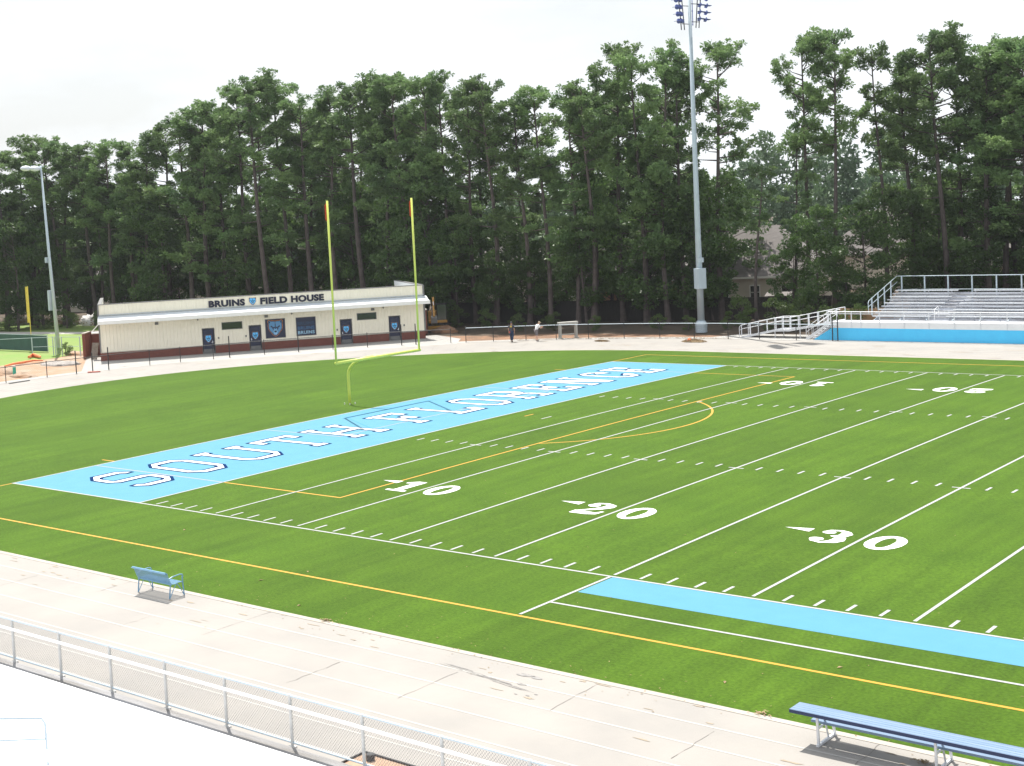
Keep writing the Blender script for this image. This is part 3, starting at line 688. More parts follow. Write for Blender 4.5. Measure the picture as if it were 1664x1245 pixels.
for z in (.25, .8, 1.35): mb = MB(); mb.bar((-.05, .02 + z * .16, z), (.75, .1 + z * .16, z), .03, .09); mb.build('rail', bpy.data.materials['grey_wood'], o)

# ------------------------------------------------------------------ goal post
gx, gy = -11.75, 24.42
gp = thing('goal_post', 'bright yellow gooseneck football goal post behind the blue end zone', 'goal post', (gx, gy, 0))
ex_ = EZ - gx; zt = 3.07
mb = MB(); pts = [(0, 0, 0)] + [(0, 0, z) for z in (.8, 1.9)] + [((ex_) * (1 - math.cos(a)), 0, 1.9 + (zt - 1.9) * math.sin(a)) for a in [math.pi / 2 * i / 8 for i in range(1, 9)]]
mb.tube(pts, .085, 14); mb.build('gooseneck', M['chrome_yellow'], gp, True)
mb = MB(); mb.tube([(ex_, -3.62, zt), (ex_, 3.62, zt)], .085, 14); mb.build('crossbar', M['chrome_yellow'], gp, True)
for s in (-1, 1):
    mb = MB(); mb.tube([(ex_, s * 3.55, zt), (ex_, s * 3.55, zt + 9.14)], .062, 12); up = mb.build('upright', M['chrome_yellow'], gp, True)
    mb = MB(); mb.add([(ex_ - .07, s * 3.55 - .02, zt + 9.0), (ex_ - .07, s * 3.55 - .14, zt + 8.9), (ex_ - .05, s * 3.55 - .17, zt + 8.1), (ex_ - .05, s * 3.55 - .06, zt + 8.0)], [(0, 1, 2, 3)])
    rb = mb.build('ribbon', M['ribbon'], up); sm = rb.modifiers.new('s', 'SOLIDIFY'); sm.thickness = .01
mb = MB(); mb.box((-.28, -.28, 0.08), (.28, .28, .13)); [mb.tube([(x, y, .1), (x, y, .24)], .03, 8) for x in (-.22, .22) for y in (-.22, .22)]
mb.build('base_plate', M['whitemetal'], gp)

# ------------------------------------------------------------------ floodlight poles
pb = pix(1140, 540)
lp = thing('floodlight_pole', 'very tall galvanised floodlight pole rising from the fence by the ramp', 'light pole', (pb.x, pb.y, 0), math.atan2(-33.9 - pb.y, 45.7 - pb.x) * 0 - .35)
mb = MB(); mb.tube([(0, 0, .5), (0, 0, 12), (0, 0, 31.0)], [.31, .22, .12], 20); mb.build('pole', M['galv'], lp, True)
mb = MB(); mb.tube([(0, 0, 0), (0, 0, .55)], [.5, .5], 16); mb.tube([(0, 0, .55), (0, 0, .7), (0, 0, .95), (0, 0, 1.0)], [.52, .52, .38, .36], 16); mb.build('footing', M['galv'], lp)
mb = MB(); mb.box((.15, -.62, 3.75), (.62, .22, 5.5)); bevel(mb.build('control_cabinet', M['galv'], lp), .02)
mb = MB(); mb.box((-.45, -.25, 3.75), (-.2, .25, 5.5)); bevel(mb.build('control_cabinet', M['galv'], lp), .02)
mb = MB(); mb.box((.1, -.2, 6.0), (.45, .15, 6.4)); mb.build('junction_box', M['galv'], lp)
mb = MB(); mb.tube([(.3, .0, 5.5), (.24, .0, 12), (.2, 0, 25)], .03, 6); mb.build('conduit', M['galv'], lp)
fixm = mat('lamp_housing', (.12, .16, .42), .4, .3)
def fixture(parent, c, out, side, tilt=.15):
    o = Vector(c); d = Vector((out[0], out[1], -tilt)).normalized(); s = Vector((-out[1], out[0], 0))
    mb = MB(); mb.bar(o, o + d * .55, .50, .03); mb.tube([o + d * .1, o + d * .25 + Vector((0, 0, -.1))], [.24, .16], 8)
    return mb.build('floodlight', fixm, parent)
for sx, base in ((-1, 26.1), (1, 26.3)):
    mb = MB()
    for dx in (.62, .95): mb.bar((0.0, sx * dx, base - .5), (0.12, sx * (dx + .5), base + 5.0), .06, .06)
    for z in (base, base + 1.5, base + 3, base + 4.6): mb.bar((0, 0, z), (0.05, sx * (.9 + (z - base) * .1), z), .06, .05)
    ar = mb.build('lamp_frame', M['black'], lp)
    for k in range(8):
        z = base + .3 + k * .58; fixture(ar, (.1, sx * (.75 + k * .055), z), (.35 * sx, sx * .93), 0, .12); fixture(ar, (.25, sx * (1.30 + k * .07), z - .08), (.35, sx * .93), 0, .12)
mb = MB(); mb.bar((0, .3, 26.0), (0, .3, 29.0), .05, .05); mb.bar((0, -.1, 26.05), (0, .35, 26.05), .05, .05); mb.bar((0, -.1, 29), (0, .35, 29), .05, .05); mb.bar((0, -.1, 27.2), (0, .35, 27.2), .05, .05); mb.build('ladder_frame', fixm, lp)

pb = pix(96, 575)
lp = thing('floodlight_pole', 'slim grey light pole at far left beside the green outfield screen', 'light pole', (pb.x, pb.y, 0))
mb = MB(); mb.tube([(0, 0, 0), (-.45, 0, 9), (-.95, 0.1, 17.7)], [.20, .14, .08], 16); mb.build('pole', M['galv'], lp, True)
mb = MB(); mb.box((-.62, -.40, 4.1), (-.42, .05, 6.0)); mb.build('control_cabinet', M['galv'], lp)
mb = MB(); mb.box((-.80, -.30, 8.6), (-.6, .0, 9.1)); mb.build('junction_box', M['galv'], lp)
mb = MB(); dv = Vector((-.62, -.78, 0))
q0 = Vector((-.95, .1, 17.6)); mb.bar(q0 + dv * -.3, q0 + dv * 1.0, .08, .08)
mb.bar(q0, q0 + dv * .9 + Vector((0, 0, .15)), .04, .04); ar = mb.build('lamp_arm', M['galv'], lp)
mb = MB(); mb.blob(q0 + dv * .55 + Vector((0, 0, -.15)), (.50, .55, .26), random.Random(2), j=.03); mb.blob(q0 + dv * 1.35 + Vector((0, 0, -.1)), (.50, .55, .26), random.Random(2), j=.03); mb.build('lamp_head', mat('lamp_white', (.62, .66, .72), .4), ar, True)

# ------------------------------------------------------------------ fences
def ring_at(an): return (RCX + RF * math.cos(math.radians(an)), RCY + RF * math.sin(math.radians(an)))
def fence_chain(name, label, post_pts, tall, path_pts, hgt, mrail, mpost, pitch, wire, cat='chain link fence', kind_post='post'):
    base = Vector((*post_pts[0], 0)); o = thing(name, label, cat, base)
    ps = {}
    for i, p_ in enumerate(post_pts):
        hh_ = tall[i]
        if hh_ not in ps:
            mb = MB(); mb.tube([(0, 0, 0), (0, 0, hh_)], .032 if hh_ < 1.5 else .045, 8); mb.blob((0, 0, hh_ + .02), (.05, .05, .04), random.Random(0), j=0, nu=6, nv=3); src = mb.build('post', mpost, o); ps[hh_] = src; c = src
        else: c = copy_part(ps[hh_], o)
        c.location = (p_[0] - base.x, p_[1] - base.y, 0)
    mb = MB(); mb.tube([(x - base.x, y - base.y, hgt) for x, y in path_pts], .026, 8); mb.build('top_rail', mrail, o)
    mb = MB()
    L_ = 0; hgt2 = hgt - .02
    for (x0, y0), (x1, y1) in zip(path_pts[:-1], path_pts[1:]):
        d = Vector((x1 - x0, y1 - y0)); ln = d.length; u = d / ln; n_ = int(ln / pitch) + 1
        for k in range(-int(hgt2 / pitch), n_):
            for sgn in (1, -1):
                s0 = k * pitch; s1 = s0 + hgt2; za, zb_ = .04, hgt2
                if sgn < 0: za, zb_ = zb_, .04
                a_0, a_1 = max(0, s0), min(ln, s1)
                if a_1 <= a_0: continue
                z0 = za + (zb_ - za) * (a_0 - s0) / (s1 - s0); z1 = za + (zb_ - za) * (a_1 - s0) / (s1 - s0)
                pa = (x0 + u.x * a_0 - base.x, y0 + u.y * a_0 - base.y); pb_ = (x0 + u.x * a_1 - base.x, y0 + u.y * a_1 - base.y)
                mb.add([(pa[0], pa[1], z0 - wire), (pb_[0], pb_[1], z1 - wire), (pb_[0], pb_[1], z1 + wire), (pa[0], pa[1], z0 + wire)], [(0, 1, 2, 3)])
    mb.build('wire_mesh', mpost, o); return o
ang = lambda x, y: math.degrees(math.atan2(y - RCY, x - RCX))
L1 = [(10, 622, 1.25), (66, 612, 1.25), (124, 607, 1.8), (152, 604, 1.5), (178, 601, 1.8), (235, 592, 1.25), (291, 588, 1.25), (347, 583.5, 1.25), (372, 580.7, 1.8), (429, 576, 1.25), (486, 572.5, 1.5), (541, 568, 1.25), (597, 564, 1.25), (653, 562, 1.8), (676, 561, 1.8), (732, 558.7, 1.25)]
angs = []; tl = []
for u, v, hh in L1:
    q = pix(u, v); angs.append(ang(q.x, q.y)); tl.append(hh)
order = sorted(range(len(angs)), key=lambda i: -angs[i] % 360 if False else -(angs[i] % 360)); angs = [angs[i] % 360 for i in order]; tl = [tl[i] for i in order]
ext = [angs[0] + 4 * k for k in range(6, 0, -1)]; angs = ext + angs; tl = [1.25] * 6 + tl
pth = [ring_at(angs[0] + (angs[-1] - angs[0]) * i / 60) for i in range(61)]
fence_chain('track_fence', 'low black chain link fence curving past the front of the field house', [ring_at(a) for a in angs], tl, pth, 1.2, M['black'], M['black'], .16, .0045)
R1 = [(757, 557, 1.35), (801.8, 555, 1.25), (850, 556, 1.25), (905, 551.5, 1.25), (959, 550, 1.25), (1015, 550, 1.4), (1070.5, 550.5, 1.25), (1125, 551, 1.25), (1178, 552, 1.25), (1233, 552, 1.25), (1292, 553.5, 1.25), (1353, 554.3, 1.85), (1359, 553, 1.85)]
pp = []
for u, v, hh in R1:
    q = pix(u, v); pp.append(ring_at(ang(q.x, q.y)) if q.x < RCX else (q.x, RCY + RF))
pp[-1] = (pp[-2][0] + .42, pp[-2][1])
a1 = ang(*pp[0]); pth = [ring_at(a1 + (90 - a1) * i / 16) for i in range(17)] + [pp[-1]]
fence_chain('track_fence', 'low black chain link fence in front of the woods, right of the excavator', pp, [r[2] for r in R1], pth, 1.25, M['galv'], M['black'], .16, .0045)

# baseball field fence with green wind screen
o = thing('outfield_fence', 'fence covered in dark green wind screen on the lawn at far left', 'fence', (-68.8, 41.5, 0))
mb = MB(); mb.box((-40, 0, .05), (0, .03, 1.58)); mb.build('wind_screen', M['screen_green'], o)
src = None
for i in range(14):
    if src is None: mb = MB(); mb.tube([(0, .08, 0), (0, .08, 1.65)], .035, 8); src = mb.build('post', M['galv'], o)
    else: copy_part(src, o, (-3.0 * i, 0, 0))
mb = MB(); mb.tube([(-40, .08, 1.62), (0, .08, 1.62)], .025, 6); mb.build('top_rail', M['galv'], o)
o = thing('wire_gate_fence', 'bare grey wire fence and open gate frames with vines beside the slim light pole', 'fence', (-66.66, 38.48, 0))
for p_ in ((0, 0), (1.9, 1.0), (2.4, .9), (3.0, 1.2), (5.0, 1.8), (5.6, 1.9)):
    if p_ == (0, 0): mb = MB(); mb.tube([(0, 0, 0), (0, 0, 1.75)], .05, 8); src = mb.build('post', M['galv'], o)
    else: copy_part(src, o, (p_[0], p_[1], 0))
mb = MB(); mb.tube([(-12, -9, 1.7), (0, 0, 1.7), (1.9, 1.0, 1.72), (5.6, 1.9, 1.7)], .025, 6); mb.tube([(0, 0, .85), (1.9, 1, .85), (5.6, 1.9, .85)], .02, 6); mb.build('rail', M['galv'], o)

# yellow foul pole
o = thing('foul_pole', 'yellow baseball foul pole with mesh wing above the green screen', 'foul pole', (-72.8, 42.4, 0))
mb = MB(); mb.tube([(0, 0, 0), (0, 0, 6.3)], .045, 8); mb.build('pole', M['foul_yellow'], o)
mb = MB()
mb.box((-.42, -.02, 2.7), (-.38, .02, 6.2)); [mb.box((-.4, -.015, z), (-.02, .015, z + .05)) for z in [2.7 + .5 * i for i in range(8)]]
for i in range(9): mb.box((-.38 + .04 * i, -.006, 2.72), (-.36 + .04 * i, .006, 6.2))
mb.build('mesh_wing', M['foul_yellow'], o)

# construction odds and ends on the dirt
def heap(name, label, cat, c, r, m, seed=0, n=3):
    rg = random.Random(seed); mb = MB()
    for i in range(n): mb.blob((rg.uniform(-1, 1) * r[0] * .4, rg.uniform(-1, 1) * r[1] * .4, 0), (r[0] * rg.uniform(.5, 1), r[1] * rg.uniform(.5, 1), r[2] * rg.uniform(.6, 1)), rg, nu=18, nv=10, j=.16)
    o = mb.build(name, m, None, True); o.location = c; return tag(o, label, cat)
q = pix(120, 592); heap('gravel_heap', 'low heap of grey gravel on the clay left of the field house', 'gravel heap', (-56.2, 34.4, -.05), (2.1, 1.2, .35), M['gravel'], 2, 5)
q = pix(50, 613); heap('dirt_heap', 'low brown dirt heap behind the black fence near the green pipe', 'dirt heap', (q.x - .8, q.y, -.05), (1.8, .8, .32), M['clay'], 3, 4)
q = pix(8, 608); heap('dirt_heap', 'reddish dirt heap at the left edge of the picture', 'dirt heap', (q.x - .8, q.y, -.05), (1.6, 1.2, .4), M['clay'], 4, 4)
q = pix(125, 576); heap('dirt_heap', 'orange clay mound in front of the left brick wall', 'dirt heap', (q.x, q.y, -.05), (2.0, .8, .35), M['clay'], 5, 4)
q = pix(24, 611); o = thing('pipe_stub', 'green plastic pipe stub standing in the clay', 'pipe', (q.x, q.y, -.03)); mb = MB(); mb.tube([(0, 0, 0), (0, 0, .75)], .13, 10); mb.build('pipe', M['green_plastic'], o); mb = MB(); mb.tube([(0, 0, .75), (0, 0, .86)], .15, 10); mb.build('cap', M['whitemetal'], o)
mb = MB(); pts = [pix(u, v) for u, v in ((8, 597), (22, 594), (38, 591), (55, 588.5), (70, 588))]
mb.tube([(q.x, q.y, .12 + .03 * (i % 2)) for i, q in enumerate(pts)], [.06, .10, .11, .08, .05], 8); tag(mb.build('silt_sock', M['orange_plastic']), 'long orange fabric roll lying on the clay at far left', 'silt barrier')
mb = MB(); pts = [pix(u, v) for u, v in ((47, 583), (54, 580), (64, 582), (66, 583))]
mb.tube([(q.x, q.y, .15) for q in pts], [.12, .2, .14, .08], 8); tag(mb.build('plastic_netting', M['orange_plastic']), 'crumpled orange plastic on the grass beside the metal fence post', 'plastic netting')
q = pix(153, 605.5); mb = MB(); mb.bar((q.x - .3, q.y - .4, .06), (q.x + .35, q.y + .35, .06), .2, .1); tag(mb.build('sand_tube', mat('faded_red_fabric', (.55, .2, .16), .8, var=.2, scale=6)), 'faded red tube lying at the foot of a black fence post', 'sandbag')
mb = MB(); a = pix(15, 624); b = pix(48, 619); mb.bar((a.x, a.y, .05), (b.x, b.y, .05), .16, .06); tag(mb.build('timber_board', M['greymetal']), 'long thin board lying on the track at far left', 'board')
heap('tarp_pile', 'pale tarp covered pile at the edge of the woods, left of the field house', 'pile', (-96.5, 66.3, 0), (1.9, 1.2, 1.5), M['tarp'], 7, 3)

# leaf piles on the track by the tall pole
def leaf_pile(c, r, label, seed):
    rg = random.Random(seed); o = thing('leaf_pile', label, 'leaf pile', c); mb = MB(); mb.blob((0, 0, 0), (r[0] * .8, r[1] * .8, r[2] * .7), rg, nu=16, nv=8, j=.2)
    for i in range(420):
        a, q = rg.uniform(0, 6.3), math.sqrt(rg.random()); x, y = r[0] * q * math.cos(a), r[1] * q * math.sin(a); z = r[2] * (1 - q * q) * rg.uniform(.6, 1.1) + .02; s = rg.uniform(.04, .1); b = rg.uniform(0, 3)
        mb.add([(x - s * math.cos(b), y - s * math.sin(b), z), (x + s * .4, y, z + s * .6), (x + s * math.cos(b), y + s * math.sin(b), z + s * .3)], [(0, 1, 2)])
    mb.build('leaves', M['leaf_brown'], o); return o
q = pix(1128, 556); o = leaf_pile((q.x, q.y, 0), (1.15, .5, .22), 'pile of raked dead leaves with orange plastic, below the tall floodlight pole', 3)
mb = MB(); mb.blob((-.35, -.1, .2), (.16, .12, .12), random.Random(4), j=.3); mb.build('plastic_scrap', M['orange_plastic'], o)
q = pix(978, 555); leaf_pile((q.x, q.y, 0), (.75, .3, .08), 'thin scatter of dead leaves on the track before the wooden fence', 5)

# ------------------------------------------------------------------ grey stand by the fence
a = pix(905, 551.5); b = pix(931, 549.5); d = (b - a)
o = thing('grey_stand', 'grey open trestle stand behind the black fence, right of the man in white', 'stand', (a.x, a.y + .5, 0), math.atan2(d.y, d.x))
ln = d.length
mb = MB(); mb.box((-.15, -.25, 1.28), (ln + .15, .25, 1.42)); mb.box((-.12, -.22, 1.16), (ln + .12, -.16, 1.28)); bevel(mb.build('top', M['grey_paint'], o), .01)
for x in (0, ln):
    for y in (-.18, .18): mb = MB(); mb.box((x - .07, y - .05, 0), (x + .07, y + .05, 1.16)); mb.build('leg', M['grey_paint'], o)
    mb = MB(); mb.box((x - .1, -.45, .0), (x + .1, .45, .07)); mb.build('foot', M['grey_paint'], o)
mb = MB(); mb.box((.07, -.03, .3), (ln - .07, .03, .38)); mb.build('lower_rail', M['grey_paint'], o)

# ------------------------------------------------------------------ excavator
q = pix(717, 538)
o = thing('excavator', 'small orange excavator parked in the shade right of the field house', 'excavator', (-42.0, 68.0, 0), math.radians(-48))
for s in (-1, 1):
    mb = MB(); P = [(-1.3, .25), (-1.1, .02), (1.1, .02), (1.3, .25), (1.3, .4), (1.1, .6), (-1.1, .6), (-1.3, .4)]; mb.prism(P, 'y', s * .75 - .2, s * .75 + .2); tr_ = mb.build('track_belt', M['rubber'], o)
    mb = MB(); [mb.tube([(x, s * .75 - .22, .3), (x, s * .75 + .22, .3)], .2, 10) for x in (-1, -.5, 0, .5, 1)]; mb.build('rollers', M['greymetal'], tr_)
mb = MB(); mb.prism([(-1.5, .75), (-1.6, 1.5), (-1.2, 1.85), (-.1, 1.8), (-.1, 1.0), (1.0, 1.0), (1.0, .75)], 'y', -.9, .9); bevel(mb.build('body', M['excav'], o), .04)
mb = MB(); mb.box((1.3, -1.0, .12), (1.45, 1.0, .5)); mb.bar((.6, -.5, .4), (1.35, -.5, .3), .1, .12); mb.bar((.6, .5, .4), (1.35, .5, .3), .1, .12); mb.build('dozer_blade', M['excav'], o)
mb = MB()
for x in (-.1, .9):
    for y in (-.05, .85): mb.bar((x, y, 1.0), (x * .9, y, 2.5), .08, .08)
mb.box((-.15, -.12, 2.5), (.95, .92, 2.6)); cb = mb.build('cab', M['rubber'], o)
mb = MB(); mb.box((-.08, -.02, 1.05), (.84, .0, 2.48)); mb.box((.85, .0, 1.05), (.87, .82, 2.48)); mb.build('cab_glass', M['glass_dark'], cb)
mb = MB(); mb.bar((1.0, -.4, 1.1), (2.0, -.4, 2.9), .2, .3); mb.bar((2.0, -.4, 2.9), (1.95, -.4, 3.35), .2, .26); mb.build('boom', M['excav'], o)
mb = MB(); mb.bar((1.95, -.4, 3.3), (2.9, -.4, 1.5), .16, .24); ar = mb.build('dipper_arm', M['excav'], o)
mb = MB(); mb.prism([(2.7, 1.6), (3.1, 1.4), (3.05, .9), (2.6, .75), (2.35, 1.0)], 'y', -.7, -.1); mb.build('bucket', M['greymetal'], ar)
mb = MB(); mb.tube([(1.3, -.55, 1.5), (1.9, -.55, 2.4)], .05, 8); mb.tube([(2.05, -.4, 3.1), (2.6, -.4, 2.6)], .04, 8); mb.build('hydraulic_ram', M['alu'], o)
heap('dirt_heap', 'dark dirt mound in front of the orange excavator', 'dirt heap', (-39.3, 66.3, -.1), (1.6, 1.1, .75), M['straw'], 9, 3)

# ------------------------------------------------------------------ far bleachers
bl = thing('bleachers', 'aluminium bleachers with bright blue skirt beyond the far sideline', 'bleachers', (0, 65.9, 0))
BX = 62.0
mb = MB(); mb.prism([(-1.85, 0), (BX, 0), (BX, .95), (-.30, .95)], 'y', 0.0, .05)
for k in range(1, 9): z = .105 * k; mb.box((-1.8 + 1.6 * (z / .95) + .05, -.008, z - .006), (BX, -.0005, z + .006))
mb.build('skirt', M['blue_wall'], bl)
mb = MB(); mb.box((-.36, -.01, .953), (BX, .06, 1.42)); x = 1.31
mb.build('fascia', M['alu_white'], bl)
mb = MB(); mb.box((-.36, .06, 1.36), (BX, 1.55, 1.42)); mb.build('walkway', M['alu_white'], bl)
POSTX = [-.36, 1.31 - 1.8, 1.31, 2.06] + [3.53 + 1.86 * i for i in range(32)]; POSTX = sorted(set(round(v, 2) for v in POSTX))[1:]
mb = MB(); mb.box((-.025, -.075, 1.0), (.025, -.015, 2.2)); src = mb.build('rail_post', M['alu'], bl); src.location = (POSTX[0], 0, 0)
for x in POSTX[1:]: copy_part(src, bl, (x, 0, 0))
mb = MB(); mb.tube([(-.5, -.05, 2.2), (BX, -.05, 2.2)], .035, 8); mb.tube([(-.4, -.05, 2.05), (BX, -.05, 2.05)], .025, 8)
mb.tube([(-.4, -.05, 1.55), (BX, -.05, 1.55)], .014, 6); mb.build('front_rail', M['alu_white'], bl)
rg = random.Random(4)
NR = 9
for k in range(NR):
    yy = 2.35 + k * .74; zz = 1.66 + k * .192; xl = 1.95 - .07 * k
    mb = MB(); x = xl
    for (xa, xb) in ((xl, 6.4), (7.6, 13.9), (15.1, 27.0), (28.2, 45.0), (46.0, BX)):
        mb.box((xa, yy, zz), (xb, yy + .24, zz + .045)); mb.box((xa, yy, zz - .03), (xb, yy + .02, zz))
    mb.build('seat_plank', M['alu_dull'] if k % 2 else M['alu'], bl)
    mb = MB(); mb.box((xl, yy + .02, zz - .34), (BX, yy + .50, zz - .30)); x = xl + rg.uniform(.2, 1)
    while x < BX - 1: mb.box((x, yy + .05, zz - .30), (x + .04, yy + .2, zz - .002)); x += 1.83
    mb.build('foot_plank', M['alu_dull'], bl)
    mb = MB(); mb.box((xl, yy + .50, zz - .34), (BX, yy + .52, zz - .16)); mb.build('riser', M['alu_dull'], bl)
bk = 2.35 + NR * .74 + .1
mb = MB(); mb.tube([(1.25, bk, 4.32), (BX, bk, 4.32)], .03, 8); mb.tube([(1.25, bk, 3.24), (BX, bk, 3.24)], .025, 8); mb.build('back_rail', M['galv'], bl)
mb = MB(); mb.box((-.045, -.045, 0), (.045, .045, 4.3)); src = mb.build('back_post', M['galv'], bl); src.location = (1.6, bk, 0)
for i in range(1, 31): copy_part(src, bl, (1.6 + 1.87 * i - (.3 if i == 0 else 0), bk, 0))
mb = MB()
for i in range(2, 62, 2): mb.bar((float(i), 3.0, 0), (float(i), 3.0, 1.5), .07, .07); mb.bar((float(i), 6.5, 0), (float(i), 6.5, 2.4), .07, .07); mb.bar((float(i), 1.6, 1.1), (float(i), bk, 2.9), .06, .1)
mb.build('support_frame', M['galv'], bl)
mb = MB(); P0 = (1.75, 2.1, 2.83); P1 = (1.2, bk, 4.32)
mb.tube([(1.78, 2.1, 1.9), (1.75, 2.1, 2.7), (1.74, 2.3, 2.87), P1], .028, 8); mb.tube([(1.76, 2.1, 2.4), (1.22, bk, 3.85)], .022, 8)
for f in (.12, .33, .55, .78): y = 2.1 + (bk - 2.1) * f; x = 1.75 - .55 * f; mb.box((x - .04, y - .04, 1.5 + 1.3 * f), (x + .04, y + .04, 2.86 + 1.46 * f))
mb.build('side_rail', M['galv'], bl)
for x, y, z in ((7.0, 1.75, 1.42), (14.4, 1.75, 1.42), (14.4, 6.5, 2.7)):
    mb = MB(); mb.tube([(x, y, z), (x, y, z + .75), (x, y + .12, z + .86), (x, y + .75, z + 1.0), (x, y + .85, z + .9), (x, y + .85, z + .2)], .022, 8); mb.tube([(x, y, z + .45), (x, y + .85, z + .6)], .018, 6); mb.build('aisle_rail', M['alu_white'], bl)
# stairs at the left end, running down along the front
st = thing('stairs', 'aluminium stairs with sloping handrails at the left end of the bleachers', 'stairs', (-.36, 65.9, 0))
mb = MB()
for k in range(8): mb.box((-1.62 + .20 * k, .06, .15 + .175 * k - .03), (-1.62 + .20 * k + .28, 1.25, .15 + .175 * k))
mb.build('tread', M['alu'], st)
mb = MB(); mb.bar((-1.85, 1.27, .06), (0, 1.27, 1.36), .04, .2); mb.bar((-2.0, -.02, .05), (-.15, -.02, 1.30), .04, .22); mb.build('stringer', M['alu_white'], st)
for y in (-.02, 1.27):
    mb = MB(); mb.tube([(-2.05, y, .02), (-2.05, y, .85), (-1.95, y, 1.0), (-.1, y, 2.25), (.2, y, 2.25)], .026, 8); mb.tube([(-2.0, y, .62), (-.1, y, 1.92)], .02, 8)
    for f in (.25, .5, .75): mb.tube([(-2.05 + 1.95 * f, y, .05 + 1.28 * f), (-2.05 + 1.95 * f, y, .95 + 1.28 * f)], .02, 6)
    mb.build('handrail', M['alu_white'], st)
# wheelchair ramp
rpm = thing('ramp', 'long silver wheelchair ramp with handrails left of the bleachers', 'ramp', (-8.4, 66.6, 0))
RP = [(0, .0), (2.9, .60), (4.2, .64), (8.2, 1.38)]   # x, z of the surface
for y0 in (0.0,):
    mb = MB()
    for (xa, za), (xb, zb_) in zip(RP[:-1], RP[1:]): mb.prism([(xa, za - .10), (xb, zb_ - .10), (xb, zb_), (xa, za)], 'y', .12, 1.5)
    mb.build('deck', M['alu_white'], rpm)
for y in (.06, 1.56):
    mb = MB()
    for (xa, za), (xb, zb_) in zip(RP[:-1], RP[1:]): mb.bar((xa, y, za), (xb, y, zb_), .04, .16)
    rl = mb.build('side_beam', M['alu'], rpm)
    mb = MB(); mb.tube([(-.2, y, .02), (-.2, y, .8), (-.1, y, .95)] + [(x, y, z + 1.0) for x, z in RP], .026, 8); mb.tube([(-.2, y, .55)] + [(x, y, z + .68) for x, z in RP], .02, 8); mb.build('handrail', M['alu'], rl)
    for i, x in enumerate((.0, .75, 1.5, 2.3, 2.95, 3.6, 4.25, 5.1, 5.9, 6.7, 7.5, 8.2)):
        z = np.interp(x, [r[0] for r in RP], [r[1] for r in RP]); mb = MB(); mb.box((x - .025, y - .025, 0 if i % 3 == 1 else z), (x + .025, y + .025, z + 1.0)); mb.build('baluster', M['alu'], rl)

# ------------------------------------------------------------------ near bleachers front
nb = thing('bleachers', 'sunlit white aluminium bleachers in the near left corner', 'bleachers', (0, -17.2, 0))
mb = MB(); mb.box((-30, -3.1, 1.42), (70, -.44, 1.5)); [mb.box((-30, -3.1 + .3 * i, 1.5), (70, -3.1 + .3 * i + .285, 1.506)) for i in range(9)]; mb.build('walkway', M['alu_white'], nb)
mb = MB(); mb.box((-30, -.44, 1.30), (70, -.06, 1.46)); mb.build('edge_channel', mat('stained_channel', (.36, .36, .38), .6, .1, c2=(.17, .155, .14), scale=.9, stretch=(.5, 4, 4)), nb)
mb = MB(); mb.box((-30, -.10, .0), (70, -.06, 1.29)); mb.build('skirt', M['alu_white'], nb)
for k in range(16):
    yy = -3.75 - .76 * k; zz = 1.95 + .24 * k
    mb = MB()
    for xa, xb in ((-30, 23.2), (24.5, 27.9), (29.2, 70)): mb.box((xa, yy, zz), (xb, yy + .26, zz + .04))
    mb.build('seat_plank', M['alu_white'], nb)
    mb = MB(); mb.box((-30, yy - .02, zz - .42 + .24), (70, yy + .70, zz - .38 + .24) if False else (70, yy + .70, zz - .38)) if False else mb.box((-30, yy - .05, zz - .44), (70, yy + .68, zz - .40)); mb.build('foot_plank', M['alu_white'], nb)
mb = MB()
for k in range(17): mb.box((-30, -3.12 - .76 * k, 1.3 + .24 * k), (70, -3.10 - .76 * k, 1.5 + .24 * k))
mb.build('riser', M['alu_white'], nb)
for x in (24.35, 28.35):
    mb = MB(); mb.tube([(x, -3.25, 1.5), (x, -3.25, 2.3), (x, -3.32, 2.42), (x, -5.6, 3.12), (x, -5.7, 3.05), (x, -5.7, 2.2)], .022, 8); mb.tube([(x, -3.25, 2.02), (x, -5.7, 2.74)], .018, 8); mb.build('aisle_rail', M['galv'], nb)

# chain link guard fence along the near bleachers
gf = thing('guard_fence', 'silver chain link guard fence with white handrail at the near edge', 'chain link fence', (0, -17.2, 1.5))
x0 = 18.15; src = None
for i in range(-16, 28):
    x = x0 + 1.825 * i
    if src is None:
        mb = MB(); mb.tube([(0, 0, -.15), (0, 0, .88)], .03, 10); mb.box((-.07, -.05, -.2), (.07, .05, -.05)); mb.blob((0, 0, .9), (.04, .04, .03), random.Random(0), j=0, nu=8, nv=4); src = mb.build('post', mat('pale_post', (.52, .52, .51), .6, var=.1, scale=5), gf); src.location = (x, 0, 0)
    else: copy_part(src, gf, (x, 0, 0))
mb = MB(); mb.tube([(-11, 0, .90), (67, 0, .90)], .021, 8); mb.build('top_rail', M['galv'], gf)
mb = MB(); mb.tube([(-11, 0, .02), (67, 0, .02)], .021, 8); mb.build('bottom_rail', M['galv'], gf)
mb = MB(); mb.tube([(-11, -.09, .72), (67, -.09, .72)], .03, 10); mb.build('handrail', M['alu_white'], gf)
mb = MB(); pit = .062; hh = .86
for k in range(int(12 / pit) * 0, int(34 / pit)):
    for sg_ in (1, -1):
        a = 8.0 + k * pit; z0, z1 = (.03, .03 + hh) if sg_ > 0 else (.03 + hh, .03); w = .0042
        mb.add([(a - w, .026, z0), (a + w, .026, z0), (a + hh * .9 + w, .026, z1), (a + hh * .9 - w, .026, z1)], [(0, 1, 2, 3)])
mb.build('wire_mesh', mat('dull_wire', (.27, .27, .28), .6), gf)
